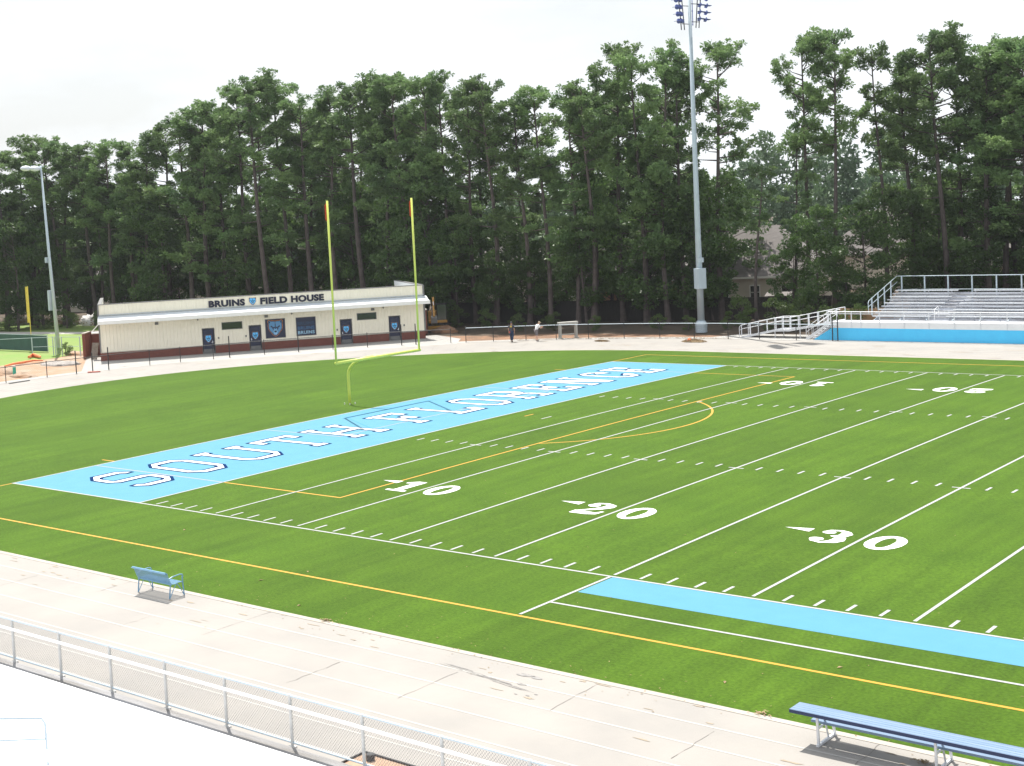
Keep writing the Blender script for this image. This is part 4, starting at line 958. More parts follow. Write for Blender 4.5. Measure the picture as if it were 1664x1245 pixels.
# planted bed at the foot of the bleachers
pbd = thing('planting_bed', 'small clay bed with black edging below the guard fence', 'planting bed', (26.1, -14.15, 0))
mb = MB(); mb.box((0, -2.6, .0), (3.2, 0, .03)); mb.build('soil', mat('bed_soil', (.40, .28, .20), .95, c2=(.36, .23, .155), scale=5, bump=.8, bscale=12), pbd)
mb = MB(); mb.box((-.03, -2.6, 0), (0, .03, .07)); mb.box((0, 0, 0), (3.2, .03, .07)); mb.build('edging', M['black'], pbd)
mb = MB(); mb.tube([(.35, -.2, .03), (.35, -.2, .16)], .09, 10); mb.build('valve_cap', M['black'], pbd)
mb = MB(); mb.blob((.95, -.45, .06), (.1, .07, .06), random.Random(1)); mb.build('weed', M['shrub'], pbd)

# ------------------------------------------------------------------ benches
def rod(mb, a, b, r=.012, n=6): mb.tube([a, b], r, n)
bn = thing('park_bench', 'blue slatted metal park bench with armrests beside the track edge', 'bench', (12.05, -8.67, 0))
x0, x1 = -.78, .82
for sx in (x0 + .04, x1 - .04):
    mb = MB(); mb.tube([(sx, 0, 0), (sx, .06, .42)], .02, 8); mb.build('leg', M['bench_blue'], bn)
    mb = MB(); mb.tube([(sx, .56, 0), (sx, .53, .30), (sx, .52, .58)], .02, 8); mb.build('leg', M['bench_blue'], bn)
    mb = MB(); mb.tube([(sx, .02, .02), (sx, .20, .30), (sx, .30, .42)], .012, 6); mb.tube([(sx, .54, .02), (sx, .42, .25), (sx, .30, .42)], .012, 6); mb.build('brace', M['bench_blue'], bn)
    mb = MB(); mb.tube([(sx, .02, .60), (sx, .15, .64), (sx, .42, .66), (sx, .52, .64), (sx, .55, .56)], .018, 8); mb.build('armrest', M['bench_blue'], bn)
prof = [(.50, .40), (.47, .44), (.34, .44), (.16, .42), (.07, .44), (.02, .52), (-.03, .66), (-.07, .78), (-.12, .82), (-.17, .79)]
mb = MB(); k = x0
while k <= x1 + .001:
    P = [(k, y, z) for y, z in prof[:5]]
    for a, b in zip(P[:-1], P[1:]): mb.bar(a, b, .024, .008)
    k += .047
mb.tube([(x0, .5, .405), (x1, .5, .405)], .016, 8); mb.build('seat', M['bench_blue'], bn)
mb = MB(); k = x0
while k <= x1 + .001:
    P = [(k, y, z) for y, z in prof[4:]]
    for a, b in zip(P[:-1], P[1:]): mb.bar(a, b, .026, .008)
    k += .047
mb.tube([(x0, .06, .42), (x1, .06, .42)], .018, 8); mb.tube([(x0, -.06, .775), (x1, -.06, .775)], .016, 8); mb.tube([(x0, -.12, .80), (x1, -.12, .80)], .034, 8); mb.build('backrest', M['bench_blue'], bn)

tb = thing('team_bench', 'long blue plank team bench on silver legs at the lower right edge', 'bench', (33.55, -8.4, 0))
X0, X1 = -.50, 4.25
mb = MB()
for i in range(2): mb.box((X0, -.59 + i * .235, .715), (X1, -.59 + i * .235 + .228, .75))
for i in range(5): mb.box((X0, -.57 + i * .1, .75), (X1, -.57 + i * .1 + .012, .7535))
mb.build('upper_plank', M['plank_blue'], tb)
mb = MB(); mb.box((X0 - .004, -.60, .68), (X1 + .004, -.575, .749)); mb.box((X0 - .004, -.13, .68), (X1 + .004, -.115, .749)); mb.build('plank_edge', M['plank_navy'], tb)
mb = MB(); mb.box((X0 + .25, -.16, .40), (X1, .20, .45)); mb.build('seat_plank', M['plank_blue'], tb)
for x in (0.0, 2.38, 4.1):
    fr = []
    mb = MB(); mb.bar((x, -.36, 0), (x, -.40, .70), .045, .045); mb.build('leg', M['alu'], tb)
    mb = MB(); mb.bar((x + .02, .36, 0), (x + .02, .25, .40), .045, .045); mb.build('leg', M['alu'], tb)
    mb = MB(); mb.bar((x, -.42, .03), (x, .42, .03), .05, .05); mb.bar((x, -.15, .70), (x, .1, .05), .03, .03); mb.bar((x, -.5, .69), (x, -.1, .69), .04, .04); mb.bar((x, -.38, .38), (x, .38, .38), .04, .04); mb.build('frame', M['alu'], tb)
mb = MB(); mb.bar((.05, .2, .30), (1.2, .2, .39), .03, .03); mb.build('diagonal_brace', M['alu'], tb)

# ------------------------------------------------------------------ people (skin modifier figures)
skinm = mat('skin', (.42, .24, .17), .6); skin2 = mat('skin_fair', (.60, .36, .26), .6)
def skin_mesh(name, verts, edges, rad, m, parent, root=0, sub=1):
    me = bpy.data.meshes.new(name); me.from_pydata(verts, edges, []); me.materials.append(m); o = link(name, me, parent)
    o.modifiers.new('skin', 'SKIN'); me.skin_vertices[0].data
    for i, r in enumerate(rad):
        sv = me.skin_vertices[0].data[i]; sv.radius = (r, r) if not isinstance(r, tuple) else r; sv.use_root = (i == root)
    s = o.modifiers.new('sub', 'SUBSURF'); s.levels = sub; s.render_levels = sub + 1; return o
def ensure_skin(me):
    pass
def person(loc, rz, label, pose, cloth, sk, hair, hatm=None):
    """figure faces local +y; pose gives joints in metres"""
    o = thing('person', label, 'person', loc, rz)
    J = pose
    names = ['pel', 'spine', 'chest', 'neck', 'head0', 'head1', 'shL', 'elL', 'wrL', 'haL', 'shR', 'elR', 'wrR', 'haR', 'hiL', 'knL', 'anL', 'toL', 'hiR', 'knR', 'anR', 'toR']
    R_ = dict(pel=.125, spine=.115, chest=.13, neck=.055, head0=.085, head1=.085, shL=.055, shR=.055, elL=.042, elR=.042, wrL=.028, wrR=.028, haL=.03, haR=.03, hiL=.085, hiR=.085, knL=.055, knR=.055, anL=.038, anR=.038, toL=.035, toR=.035)
    E_ = [('pel', 'spine'), ('spine', 'chest'), ('chest', 'neck'), ('neck', 'head0'), ('head0', 'head1'), ('chest', 'shL'), ('shL', 'elL'), ('elL', 'wrL'), ('wrL', 'haL'), ('chest', 'shR'), ('shR', 'elR'), ('elR', 'wrR'), ('wrR', 'haR'),
          ('pel', 'hiL'), ('hiL', 'knL'), ('knL', 'anL'), ('anL', 'toL'), ('pel', 'hiR'), ('hiR', 'knR'), ('knR', 'anR'), ('anR', 'toR')]
    V_ = [J[k] for k in names]; rad = [R_[k] for k in names]; ed = [(names.index(a), names.index(b)) for a, b in E_]
    # five fingers on each hand
    for s in 'LR':
        wv, hv = Vector(J['wr' + s]), Vector(J['ha' + s]); d = (hv - wv).normalized(); side = d.cross(Vector((0, 0, 1)));
        side = side.normalized() if side.length > .1 else Vector((0, 1, 0)); hi = names.index('ha' + s)
        for kf, (off, ln_) in enumerate(((-.03, .07), (-.01, .085), (.01, .08), (.03, .06))):
            a = hv + side * off + d * .02; b = a + d * ln_ * .55; c = b + d * ln_ * .4 + Vector((0, .012, 0))
            i0 = len(V_); V_ += [tuple(a), tuple(b), tuple(c)]; rad += [.009, .008, .007]; ed += [(hi, i0), (i0, i0 + 1), (i0 + 1, i0 + 2)]
        a = wv + (hv - wv) * .5 - side * .035; b = a - side * .02 + d * .035; i0 = len(V_); V_ += [tuple(a), tuple(b)]; rad += [.011, .009]; ed += [(hi, i0), (i0, i0 + 1)]
    skin_mesh('body', V_, ed, rad, sk, o)
    hd = Vector(J['head1']); hb = Vector(J['head0']); f = (hd - hb).normalized()
    def garment(nm, keys, edges, rr, m): return skin_mesh(nm, [J[k] if isinstance(k, str) else k for k in keys], edges, rr, m, o)
    sleeve = lambda s, t_: tuple(Vector(J['sh' + s]).lerp(Vector(J['el' + s]), t_))
    hem = tuple(Vector(J['pel']) + Vector((0, 0, -.04)))
    garment('shirt', [hem, 'spine', 'chest', 'shL', sleeve('L', .8), 'shR', sleeve('R', .8)], [(0, 1), (1, 2), (2, 3), (3, 4), (2, 5), (5, 6)], [(.17, .135), (.165, .135), (.175, .14), .085, .075, .085, .075], cloth['shirt'])
    f_ = cloth['leg_len']
    lower = lambda s: [tuple(Vector(J['hi' + s])), tuple(Vector(J['kn' + s])) if f_ > 1 else tuple(Vector(J['hi' + s]).lerp(Vector(J['kn' + s]), .85)), tuple(Vector(J['kn' + s]).lerp(Vector(J['an' + s]), f_ - 1 if f_ > 1 else .05))]
    kk = [J['pel']] + lower('L') + lower('R')
    garment('trousers' if f_ > 1 else 'shorts', kk, [(0, 1), (1, 2), (2, 3), (0, 4), (4, 5), (5, 6)], [.15, .105, .085, .07 if f_ > 1 else .095, .105, .085, .07 if f_ > 1 else .095], cloth['legs'])
    for s in 'LR': skin_mesh('shoe', [tuple(Vector(J['an' + s]) + Vector((0, -.02, -.03))), J['to' + s]], [(0, 1)], [.055, .045], cloth['shoe'], o)
    mb = MB(); c = hb.lerp(hd, .62) + Vector((0, -.012, .03)); mb.blob(c, (.098, .108, .10), random.Random(1), nu=14, nv=8, j=.02); mb.build('cap' if hatm else 'hair', hatm or hair, o, True)
    if hatm: mb = MB(); mb.blob(c + Vector((0, .13, -.02)), (.075, .07, .012), random.Random(1), nu=12, nv=4, j=0); mb.build('cap_brim', hatm, o)
    # face
    fc = hb.lerp(hd, .35); mb = MB(); mb.blob(fc + Vector((0, .10, -.005)), (.014, .022, .022), random.Random(1), nu=8, nv=5, j=0); mb.build('nose', sk, o)
    mb = MB(); [mb.blob(fc + Vector((sx * .034, .085, .03)), (.012, .008, .008), random.Random(1), nu=8, nv=4, j=0) for sx in (-1, 1)]; mb.blob(fc + Vector((0, .088, -.045)), (.025, .006, .006), random.Random(1), nu=8, nv=4, j=0); mb.build('face_marks', M['leaf_brown'], o)
    mb = MB(); [mb.blob(fc + Vector((sx * .09, .0, .0)), (.012, .02, .03), random.Random(1), nu=8, nv=5, j=0) for sx in (-1, 1)]; mb.build('ears', sk, o)
    return o
try:
    base = dict(pel=(0, 0, .93), spine=(0, .0, 1.10), chest=(0, .01, 1.33), neck=(0, .02, 1.48), head0=(0, .03, 1.58), head1=(0, .03, 1.68), shL=(-.19, 0, 1.40), elL=(-.25, -.03, 1.12), wrL=(-.25, .06, .88), haL=(-.25, .08, .80),
                shR=(.19, 0, 1.40), elR=(.26, -.05, 1.12), wrR=(.25, .0, .87), haR=(.24, .02, .79), hiL=(-.10, 0, .88), knL=(-.10, .10, .50), anL=(-.09, .12, .09), toL=(-.10, .26, .04), hiR=(.10, 0, .88), knR=(.10, -.02, .48), anR=(.09, -.22, .12), toR=(.09, -.10, .04))
    q = pix(832, 556); aw = math.atan2(q.y + 33.9, q.x - 45.7) - math.pi / 2
    dark = mat('dark_shirt', (.055, .055, .075), .9, var=.2, scale=6); jeans = mat('dark_jeans', (.02, .04, .09), .9, var=.2, scale=8)
    p1 = person((q.x, q.y, .01), aw - .25, 'man in dark shirt and jeans walking away along the far track', base, dict(shirt=dark, legs=jeans, leg_len=1.95, shoe=M['rubber']), skinm, M['rubber'], mat('dark_cap', (.06, .06, .07), .8))
    mb = MB(); mb.box((-.09, -.16, 1.28), (.09, -.15, 1.36)); mb.box((-.06, -.16, 1.37), (.06, -.15, 1.41)); mb.build('shirt_print', mat('yellow_print', (.6, .45, .1), .8), p1)
    mb = MB(); mb.box((-.17, -.16, .80), (-.08, -.145, .93)); mb.build('red_rag', M['ribbon'], p1)
    base2 = dict(base); base2.update(spine=(0, .06, 1.10), chest=(0, .16, 1.30), neck=(0, .25, 1.43), head0=(0, .31, 1.50), head1=(0, .34, 1.58), shL=(-.19, .17, 1.36), elL=(-.22, .30, 1.12), wrL=(-.10, .50, 1.18), haL=(-.07, .56, 1.20),
                 shR=(.19, .17, 1.36), elR=(.23, .30, 1.10), wrR=(.10, .50, 1.14), haR=(.07, .56, 1.16), knR=(.13, .04, .48), anR=(.14, .0, .09), toR=(.16, .15, .04), knL=(-.12, .05, .48), anL=(-.13, .02, .09), toL=(-.14, .17, .04))
    q = pix(872, 554.5); aw = math.atan2(q.y + 33.9, q.x - 45.7) - math.pi / 2
    person((q.x, q.y, .01), aw - 1.15, 'man in white t-shirt and grey shorts standing hunched over a phone', base2, dict(shirt=mat('white_shirt', (.8, .8, .82), .9), legs=mat('grey_shorts', (.18, .16, .17), .9), leg_len=.9, shoe=M['greymetal']), skin2, M['leaf_brown'], mat('tan_cap', (.35, .28, .2), .8))
except Exception as e:
    print('PERSON FAIL', repr(e))

# ------------------------------------------------------------------ tree builders
def leaf_cloud(rg, centres, radii, counts, length, width, shell=0.55, droop=0.0):
    """many small triangles round each centre"""
    C = np.repeat(np.asarray(centres, float), counts, 0); R_ = np.repeat(np.asarray(radii, float), counts, 0); n = len(C)
    d = rg.normal(size=(n, 3)); d /= np.linalg.norm(d, axis=1, keepdims=True)
    r = (shell + (1 - shell) * rg.random((n, 1)) ** .7) * np.where(rg.random((n, 1)) < .25, rg.random((n, 1)), 1)
    P = C + d * r * R_
    a = d + rg.normal(size=(n, 3)) * .7; a[:, 2] -= droop; a /= np.linalg.norm(a, axis=1, keepdims=True)
    b = np.cross(a, rg.normal(size=(n, 3))); b /= np.linalg.norm(b, axis=1, keepdims=True)
    Ln = length * (.7 + .6 * rg.random((n, 1))); Wd = width * (.7 + .6 * rg.random((n, 1)))
    V = np.empty((n, 3, 3)); V[:, 0] = P - a * Ln * .5 - b * Wd * .5; V[:, 1] = P - a * Ln * .5 + b * Wd * .5; V[:, 2] = P + a * Ln * .5
    return V.reshape(-1, 3)
def tri_mesh(name, V, m):
    me = bpy.data.meshes.new(name); n = len(V) // 3
    me.vertices.add(len(V)); me.vertices.foreach_set('co', V.ravel().astype(np.float32))
    me.loops.add(len(V)); me.loops.foreach_set('vertex_index', np.arange(len(V), dtype=np.int32))
    me.polygons.add(n); me.polygons.foreach_set('loop_start', np.arange(0, len(V), 3, dtype=np.int32)); me.polygons.foreach_set('loop_total', np.full(n, 3, np.int32))
    me.materials.append(m); me.update(calc_edges=True); me.validate(); return me
def pine_meshes(seed, Ht=24.0, cb=.45, rad=3.3, nb=40, lean=.6, dens=1.0, low=6):
    rg = np.random.default_rng(seed); r = random.Random(seed)
    lx, ly = r.uniform(-lean, lean), r.uniform(-lean, lean); bx, by = r.uniform(-.35, .35), r.uniform(-.35, .35)
    def tp(z): f = z / Ht; return Vector((lx * f + bx * math.sin(f * 5), ly * f + by * math.sin(f * 4 + 1), z))
    tr_ = MB(); zs = [Ht * i / 14 for i in range(15)]; r0 = .235
    tr_.tube([tp(z) for z in zs], [r0 * (1 - .88 * z / Ht) * (1.25 if z == 0 else 1) + .02 for z in zs], 9)
    cs = []; rs = []
    hs_ = [cb + (.97 - cb) * (i + r.random()) / nb for i in range(nb)] + [r.uniform(cb * .45, cb) for _ in range(low)]
    gaps = [(r.uniform(cb, .9), r.uniform(0, 6.28)) for _ in range(4)]
    for i, f in enumerate(hs_):
        z = Ht * f; g_ = (f - cb) / (1 - cb); az = r.uniform(0, 2 * math.pi)
        if g_ < 0: ln = rad * r.uniform(.35, .85); up = r.uniform(-.1, .3)
        else: ln = rad * (1.0 - .62 * g_ ** 2.2) * r.uniform(.55, 1.12) * (.72 + .28 * min(1, g_ * 3)); up = .15 + .85 * g_
        if any(abs(f - gf_) < .05 and abs((az - ga + 3.14) % 6.28 - 3.14) < .9 for gf_, ga in gaps): continue
        d = Vector((math.cos(az), math.sin(az), up * r.uniform(.6, 1.2))).normalized(); p0 = tp(z); q1 = p0 + d * ln * .55 + Vector((0, 0, -.05 * ln)); q2 = p0 + d * ln + Vector((0, 0, .08 * ln))
        tr_.tube([p0, q1, q2], [.035 + .014 * ln, .032, .012], 5, cap=False)
        side = d.cross(Vector((0, 0, 1))).normalized()
        nt_ = max(3, int(ln * 2.0 * dens))
        for k in range(nt_):
            tt = .46 + .54 * (k + r.random()) / nt_
            c0 = p0.lerp(q1, tt / .55) if tt < .55 else q1.lerp(q2, (tt - .55) / .45)
            tw = (side * r.choice([-1, 1]) * r.uniform(.3, 1) + d * r.uniform(.2, .8) + Vector((0, 0, r.uniform(.05, .6)))).normalized() * r.uniform(.35, .95) * (1.15 - .4 * tt)
            c1 = c0 + tw; tr_.tube([c0, c1], [.016, .008], 3, cap=False)
            for q in range(r.choice([2, 2, 3, 4])):
                c = c1 + Vector((r.gauss(0, .26), r.gauss(0, .26), r.gauss(.05, .14))); s_ = r.uniform(.24, .42); cs.append(c); rs.append((s_, s_, s_ * .9))
    for k in range(9): q = tp(Ht * r.uniform(.94, 1.0)); cs.append(q + Vector((r.gauss(0, .35), r.gauss(0, .35), r.uniform(-.1, .4)))); rs.append((.38, .38, .42))
    V = needle_cloud(rg, cs, rs, 30)
    return tr_.mesh('trunk', M['bark']), tri_mesh('crown', V, M['needles'])
def needle_cloud(rg, centres, radii, k):
    """needle sprays radiating from each twig end"""
    C = np.repeat(np.asarray(centres, float), k, 0); R_ = np.repeat(np.asarray(radii, float), k, 0); n = len(C)
    d = rg.normal(size=(n, 3)); d[:, 2] += .35; d /= np.linalg.norm(d, axis=1, keepdims=True)
    b = np.cross(d, rg.normal(size=(n, 3))); b /= np.linalg.norm(b, axis=1, keepdims=True)
    A_ = C + d * R_ * .25 * rg.random((n, 1)); T_ = C + d * R_ * (.85 + .5 * rg.random((n, 1))); wd = .060 * (.6 + .8 * rg.random((n, 1)))
    V = np.empty((n, 3, 3)); V[:, 0] = T_ - b * wd; V[:, 1] = T_ + b * wd; V[:, 2] = A_
    return V.reshape(-1, 3)
def broad_meshes(seed, Ht=11.0, rad=3.2, cb=.22, m=None, leaf=.26, n=34, cnt=170, airy=.75):
    rg = np.random.default_rng(seed); r = random.Random(seed); tr_ = MB()
    tr_.tube([(0, 0, 0), (r.uniform(-.3, .3), r.uniform(-.3, .3), Ht * .4), (r.uniform(-.5, .5), r.uniform(-.5, .5), Ht * .85)], [.15, .10, .03], 7)
    cs = []; rs = []
    for i in range(n):
        f = cb + (1 - cb) * (i + r.random()) / n; w = rad * math.sin(math.pi * min(.97, max(.12, (f - cb * .5)))) ** .7 * r.uniform(.25, 1.0); a = r.uniform(0, 6.28)
        c = Vector((w * math.cos(a), w * math.sin(a), Ht * f)); s = r.uniform(.55, 1.15) * rad / 3.2; cs.append(c); rs.append((s, s, s * .62))
        tr_.tube([(0, 0, max(.3, Ht * f - 1.2)), c], [.035, .012], 4, cap=False)
    V = leaf_cloud(rg, cs, rs, [cnt] * n, leaf, leaf * .62, airy)
    return tr_.mesh('trunk', M['bark']), tri_mesh('crown', V, m or M['leaves'])
PV = [pine_meshes(100 + i, 24.0, cb, rad, nb, lean, dens, low) for i, (cb, rad, nb, lean, dens, low) in enumerate([
    (.52, 3.6, 34, .6, 1.3, 4), (.58, 3.9, 31, .8, 1.35, 3), (.50, 3.4, 36, .5, 1.3, 4), (.60, 3.7, 30, .9, 1.35, 2), (.46, 3.6, 40, .4, 1.3, 5), (.54, 3.1, 34, .7, 1.3, 4), (.42, 3.6, 44, .6, 1.25, 4), (.58, 3.6, 34, 1.0, .8, 3), (.62, 2.8, 26, 1.2, .9, 5)])]
BV = [broad_meshes(300 + i, 11.0, 3.3, .14 + .06 * (i % 2), n=40, cnt=190) for i in range(4)]
SV = [broad_meshes(400 + i, 3.2, 2.2, .06, M['shrub'], .22, 16, 110) for i in range(3)]

def plant(name, meshes, loc, s, rz, label, cat, group, sxy=1.0):
    o = thing(name, label, cat, loc, rz, group); o.scale = (s * sxy, s * sxy, s)
    link('trunk', meshes[0], o); link('crown', meshes[1], o); return o

# front row: column, crown-top row in the photo, distance and kind measured from the photograph
FRONT = [(-95, 232, 178, 0), (-45, 262, 178, 4), (5, 252, 177, 2), (55, 234, 180, 0), (100, 236, 176, 1), (147, 240, 172, 4), (187, 236, 170, 2), (218, 240, 168, 5), (243, 228, 166, 6), (275, 222, 166, 0),
         (308, 200, 160, 2), (338, 172, 158, 4), (372, 180, 158, 6), (405, 142, 156, 3), (430, 128, 152, 1), (470, 142, 152, 0), (500, 165, 150, 2), (545, 150, 149, 5), (588, 135, 147, 1), (630, 122, 146, 4), (662, 132, 144, 0),
         (700, 128, 142, 2), (730, 126, 141, 5), (770, 138, 139, 4), (802, 133, 137, 1), (848, 162, 135, 5), (888, 146, 134, 0), (930, 158, 133, 2), (962, 142, 132, 1), (1012, 82, 133, 7), (1042, 100, 130, 0), (1078, 88, 129, 6), (1112, 112, 130, 2),
         (1170, 82, 131, 7), (1222, 275, 126, 8), (1290, 225, 128, 8), (1312, 76, 129, 7), (1352, 60, 128, 3), (1440, 88, 128, 8), (1478, 104, 130, 5), (1530, 70, 128, 1), (1560, 84, 131, 6), (1600, 92, 128, 0), (1635, 84, 130, 4), (1668, 100, 126, 2), (1715, 75, 126, 1), (1765, 90, 126, 0), (1830, 80, 128, 6)]
regions = [(70, 'left of the slim light pole'), (165, 'between the slim light pole and the field house'), (340, 'behind the left third of the field house'), (540, 'behind the middle of the field house'), (690, 'behind the right third of the field house'),
           (830, 'between the field house and the walking man'), (1000, 'behind the two men and grey stand'), (1136, 'just left of the tall floodlight pole'), (1205, 'just right of the tall floodlight pole'), (1400, 'behind the ramp and stairs'), (2500, 'behind the back rail of the bleachers')]
ords = ['first', 'second', 'third', 'fourth', 'fifth', 'sixth', 'seventh', 'eighth', 'ninth', 'tenth', 'eleventh', 'twelfth']
def region(u):
    for a, s in regions:
        if u < a: return s
cnts = {}; trng = random.Random(77); PT = []
for u, v, D, k in FRONT: cnts.setdefault(region(u), []).append(u)
kinds = {7: 'sparse airy', 8: 'thin leaning', 3: 'high crowned', 6: 'deep crowned', 4: 'deep crowned'}
for u, v, D, k in FRONT:
    loc = column_at(u + trng.uniform(-4, 4) + 6, D); hor = 389.7 - .0515 * u
    Hh = CAM.z + (hor - v) / FPX * D + .15; s = Hh / 24.6
    rg_ = region(u); us = sorted(cnts[rg_]); i = us.index(u)
    lab = f'{kinds.get(k, "tall")} front pine {rg_}' if len(us) == 1 else f'{kinds.get(k, "tall")} pine, {ords[i]} of those {rg_}'
    plant('pine_tree', PV[k], loc, s, trng.uniform(0, 6.28), lab, 'pine tree', 'front row of tall pines', (1 / s) ** .5 * trng.uniform(.98, 1.15) * (1.18 if u < 700 else 1.0) * (1.12 if u > 1500 else 1) * (.88 if 1200 < u < 1450 else 1)); PT.append((u, D))
def skyline(u):
    us = [f[0] for f in FRONT if f[3] not in (8,) and f[1] < 265 and f[0] != 1240]; vs = [f[1] for f in FRONT if f[3] not in (8,) and f[1] < 265 and f[0] != 1240]
    return float(np.interp(u, us, vs))
# inner rows
for row, (dd, cnt_, drop) in enumerate(((8, 40, 30), (18, 34, 55))):
    for i in range(cnt_):
        u = -130 + 2010 * (i + trng.uniform(.1, .9)) / cnt_
        D = float(np.interp(u, [-95, 280, 700, 1000, 1170, 1700], [178, 165, 142, 133, 130, 128])) + dd + trng.uniform(-3, 3)
        gap = 1195 < u < 1490
        if gap or trng.random() < (.50 if u > 760 else .28): continue
        v = skyline(u) + drop * trng.uniform(.7, 2.0)
        Hh = CAM.z + (389.7 - .0515 * u - v) / FPX * D; s = Hh / 24.6
        plant('pine_tree', PV[trng.choice([0, 1, 2, 3, 4, 5, 6])], column_at(u, D), s, trng.uniform(0, 6.28), 'pine standing in the shaded rows behind the front row of pines', 'pine tree', 'pines deeper in the woods', (1 / s) ** .5 * 1.1)
# understory trees
UND = []
for i in range(96):
    u = -120 + 1960 * (i + trng.uniform(.1, .9)) / 96
    D = float(np.interp(u, [-95, 280, 700, 1000, 1170, 1700], [178, 165, 142, 133, 130, 128])) + trng.choice([-1.5, 1, 3, 6, 12, 18]) + trng.uniform(-1, 1)
    s = trng.uniform(.65, 1.35)
    if 170 < u < 690: s *= 1.1
    if 1195 < u < 1480: continue
    UND.append((u, D, s))
usr = {}
for u, D, s in UND: plant('understory_tree', BV[trng.randrange(4)], column_at(u, D), s, trng.uniform(0, 6.28), 'leafy broadleaf tree growing in the shade among the pines', 'broadleaf tree', 'broadleaf trees among the pines', trng.uniform(.9, 1.2))
for u, D, s, lab in ((1405, 121, .95, 'bright leafy tree behind the left end of the bleacher side rail'), (1330, 124, .9, 'dense leafy tree behind the top of the stairs'), (1290, 126, .7, 'leafy tree standing behind the ramp landing'),
                     (1375, 122, .6, 'short leafy tree just left of the bleacher side rail'), (1450, 127, 1.0, 'leafy tree behind the left corner of the back rail'), (1505, 130, .9, 'leafy tree behind the second bay of the back rail')):
    plant('understory_tree', BV[trng.randrange(4)], column_at(u, D), s, trng.uniform(0, 6.28), lab, 'broadleaf tree', 'broadleaf trees behind the bleachers')
# shrubs at the wood edge
sh = [(u, D) for u, D in ((-20, 173), (15, 172), (70, 172), (108, 171), (165, 168), (705, 140), (745, 137), (790, 134), (840, 129), (900, 128), (968, 125), (1070, 124), (1118, 122), (1180, 122), (1205, 125), (1262, 118), (1300, 120), (1345, 117), (1395, 117), (1430, 120), (1500, 124))]
for i, (u, D) in enumerate(sh):
    bx = 'wood edge'
    nm = {0: 'beyond the left edge lawn', 1: 'above the green wind screen', 2: 'left of the slim light pole', 3: 'right of the slim light pole', 4: 'left of the field house parapet', 5: 'behind the excavator', 6: 'right of the excavator', 7: 'left of the walking man', 8: 'behind the walking man', 9: 'behind the man in white', 10: 'behind the grey stand side of the fence', 11: 'left of the tall pole footing', 12: 'beside the tall pole footing', 13: 'right of the tall pole', 14: 'left of the ramp foot', 15: 'behind the ramp landing', 16: 'behind the ramp slope', 17: 'behind the stairs', 18: 'left of the bleacher side rail', 19: 'behind the bleacher side rail', 20: 'behind the first back rail posts'}[i]
    plant('shrub', SV[i % 3], column_at(u, D), trng.uniform(.5, .85) * (.6 if 830 < u < 1200 else 1), trng.uniform(0, 6.28), 'low leafy shrub ' + nm, 'shrub', 'shrubs at the wood edge')
# brush pile
o = thing('brush_pile', 'grey tangled brush pile along the wood edge at far left', 'brush pile', (-104, 66, 0)); mb = MB(); rg = random.Random(6)
for i in range(420):
    x = rg.uniform(-10, 9); y = rg.gauss(0, .8); z = rg.uniform(0, .9); a = rg.uniform(0, 6.3); l_ = rg.uniform(.5, 1.6); mb.tube([(x, y, z), (x + l_ * math.cos(a), y + l_ * math.sin(a) * .5, z + rg.uniform(-.2, .5))], .03, 3, cap=False)
mb.build('branches', M['gravel'], o)
V = leaf_cloud(np.random.default_rng(2), [(x, 0, .3) for x in np.linspace(-10, 9, 16)], [(1.0, .9, .6)] * 16, [120] * 16, .25, .15, .3); link('dead_foliage', tri_mesh('dead_foliage', V, M['leaf_brown']), o)
# vines on the gate
o = plant('vine', (SV[0][0], SV[0][1]), (-63.4, 39.9, 0), .35, 1.0, 'leafy vine climbing the grey gate frame beside the slim light pole', 'vine', None)

# far woods beyond the houses
rg = np.random.default_rng(9); r = random.Random(9); cs = []; rs = []
for i in range(190):
    u = -200 + 2200 * (i + r.random()) / 190; D = r.uniform(205, 290); p_ = column_at(u, D); hh = (8.5 + 9 * r.random()) * (1.25 if 1190 < u < 1500 else .9)
    for k in range(9):
        f = (k + 1) / 9; w = 4.2 * math.sin(math.pi * min(.95, .25 + .7 * f)); a = r.uniform(0, 6.3)
        cs.append((p_.x + w * math.cos(a) * r.random(), p_.y + w * math.sin(a) * r.random(), hh * f)); s = r.uniform(1.5, 2.7); rs.append((s, s, s * .7))
V = leaf_cloud(rg, cs, rs, [110] * len(cs), .85, .55, .75)
tag(link('far_woods', tri_mesh('far_woods', V, M['leaves_far'])), 'hazy green woods filling the distance behind the houses', 'woods', kind='stuff')

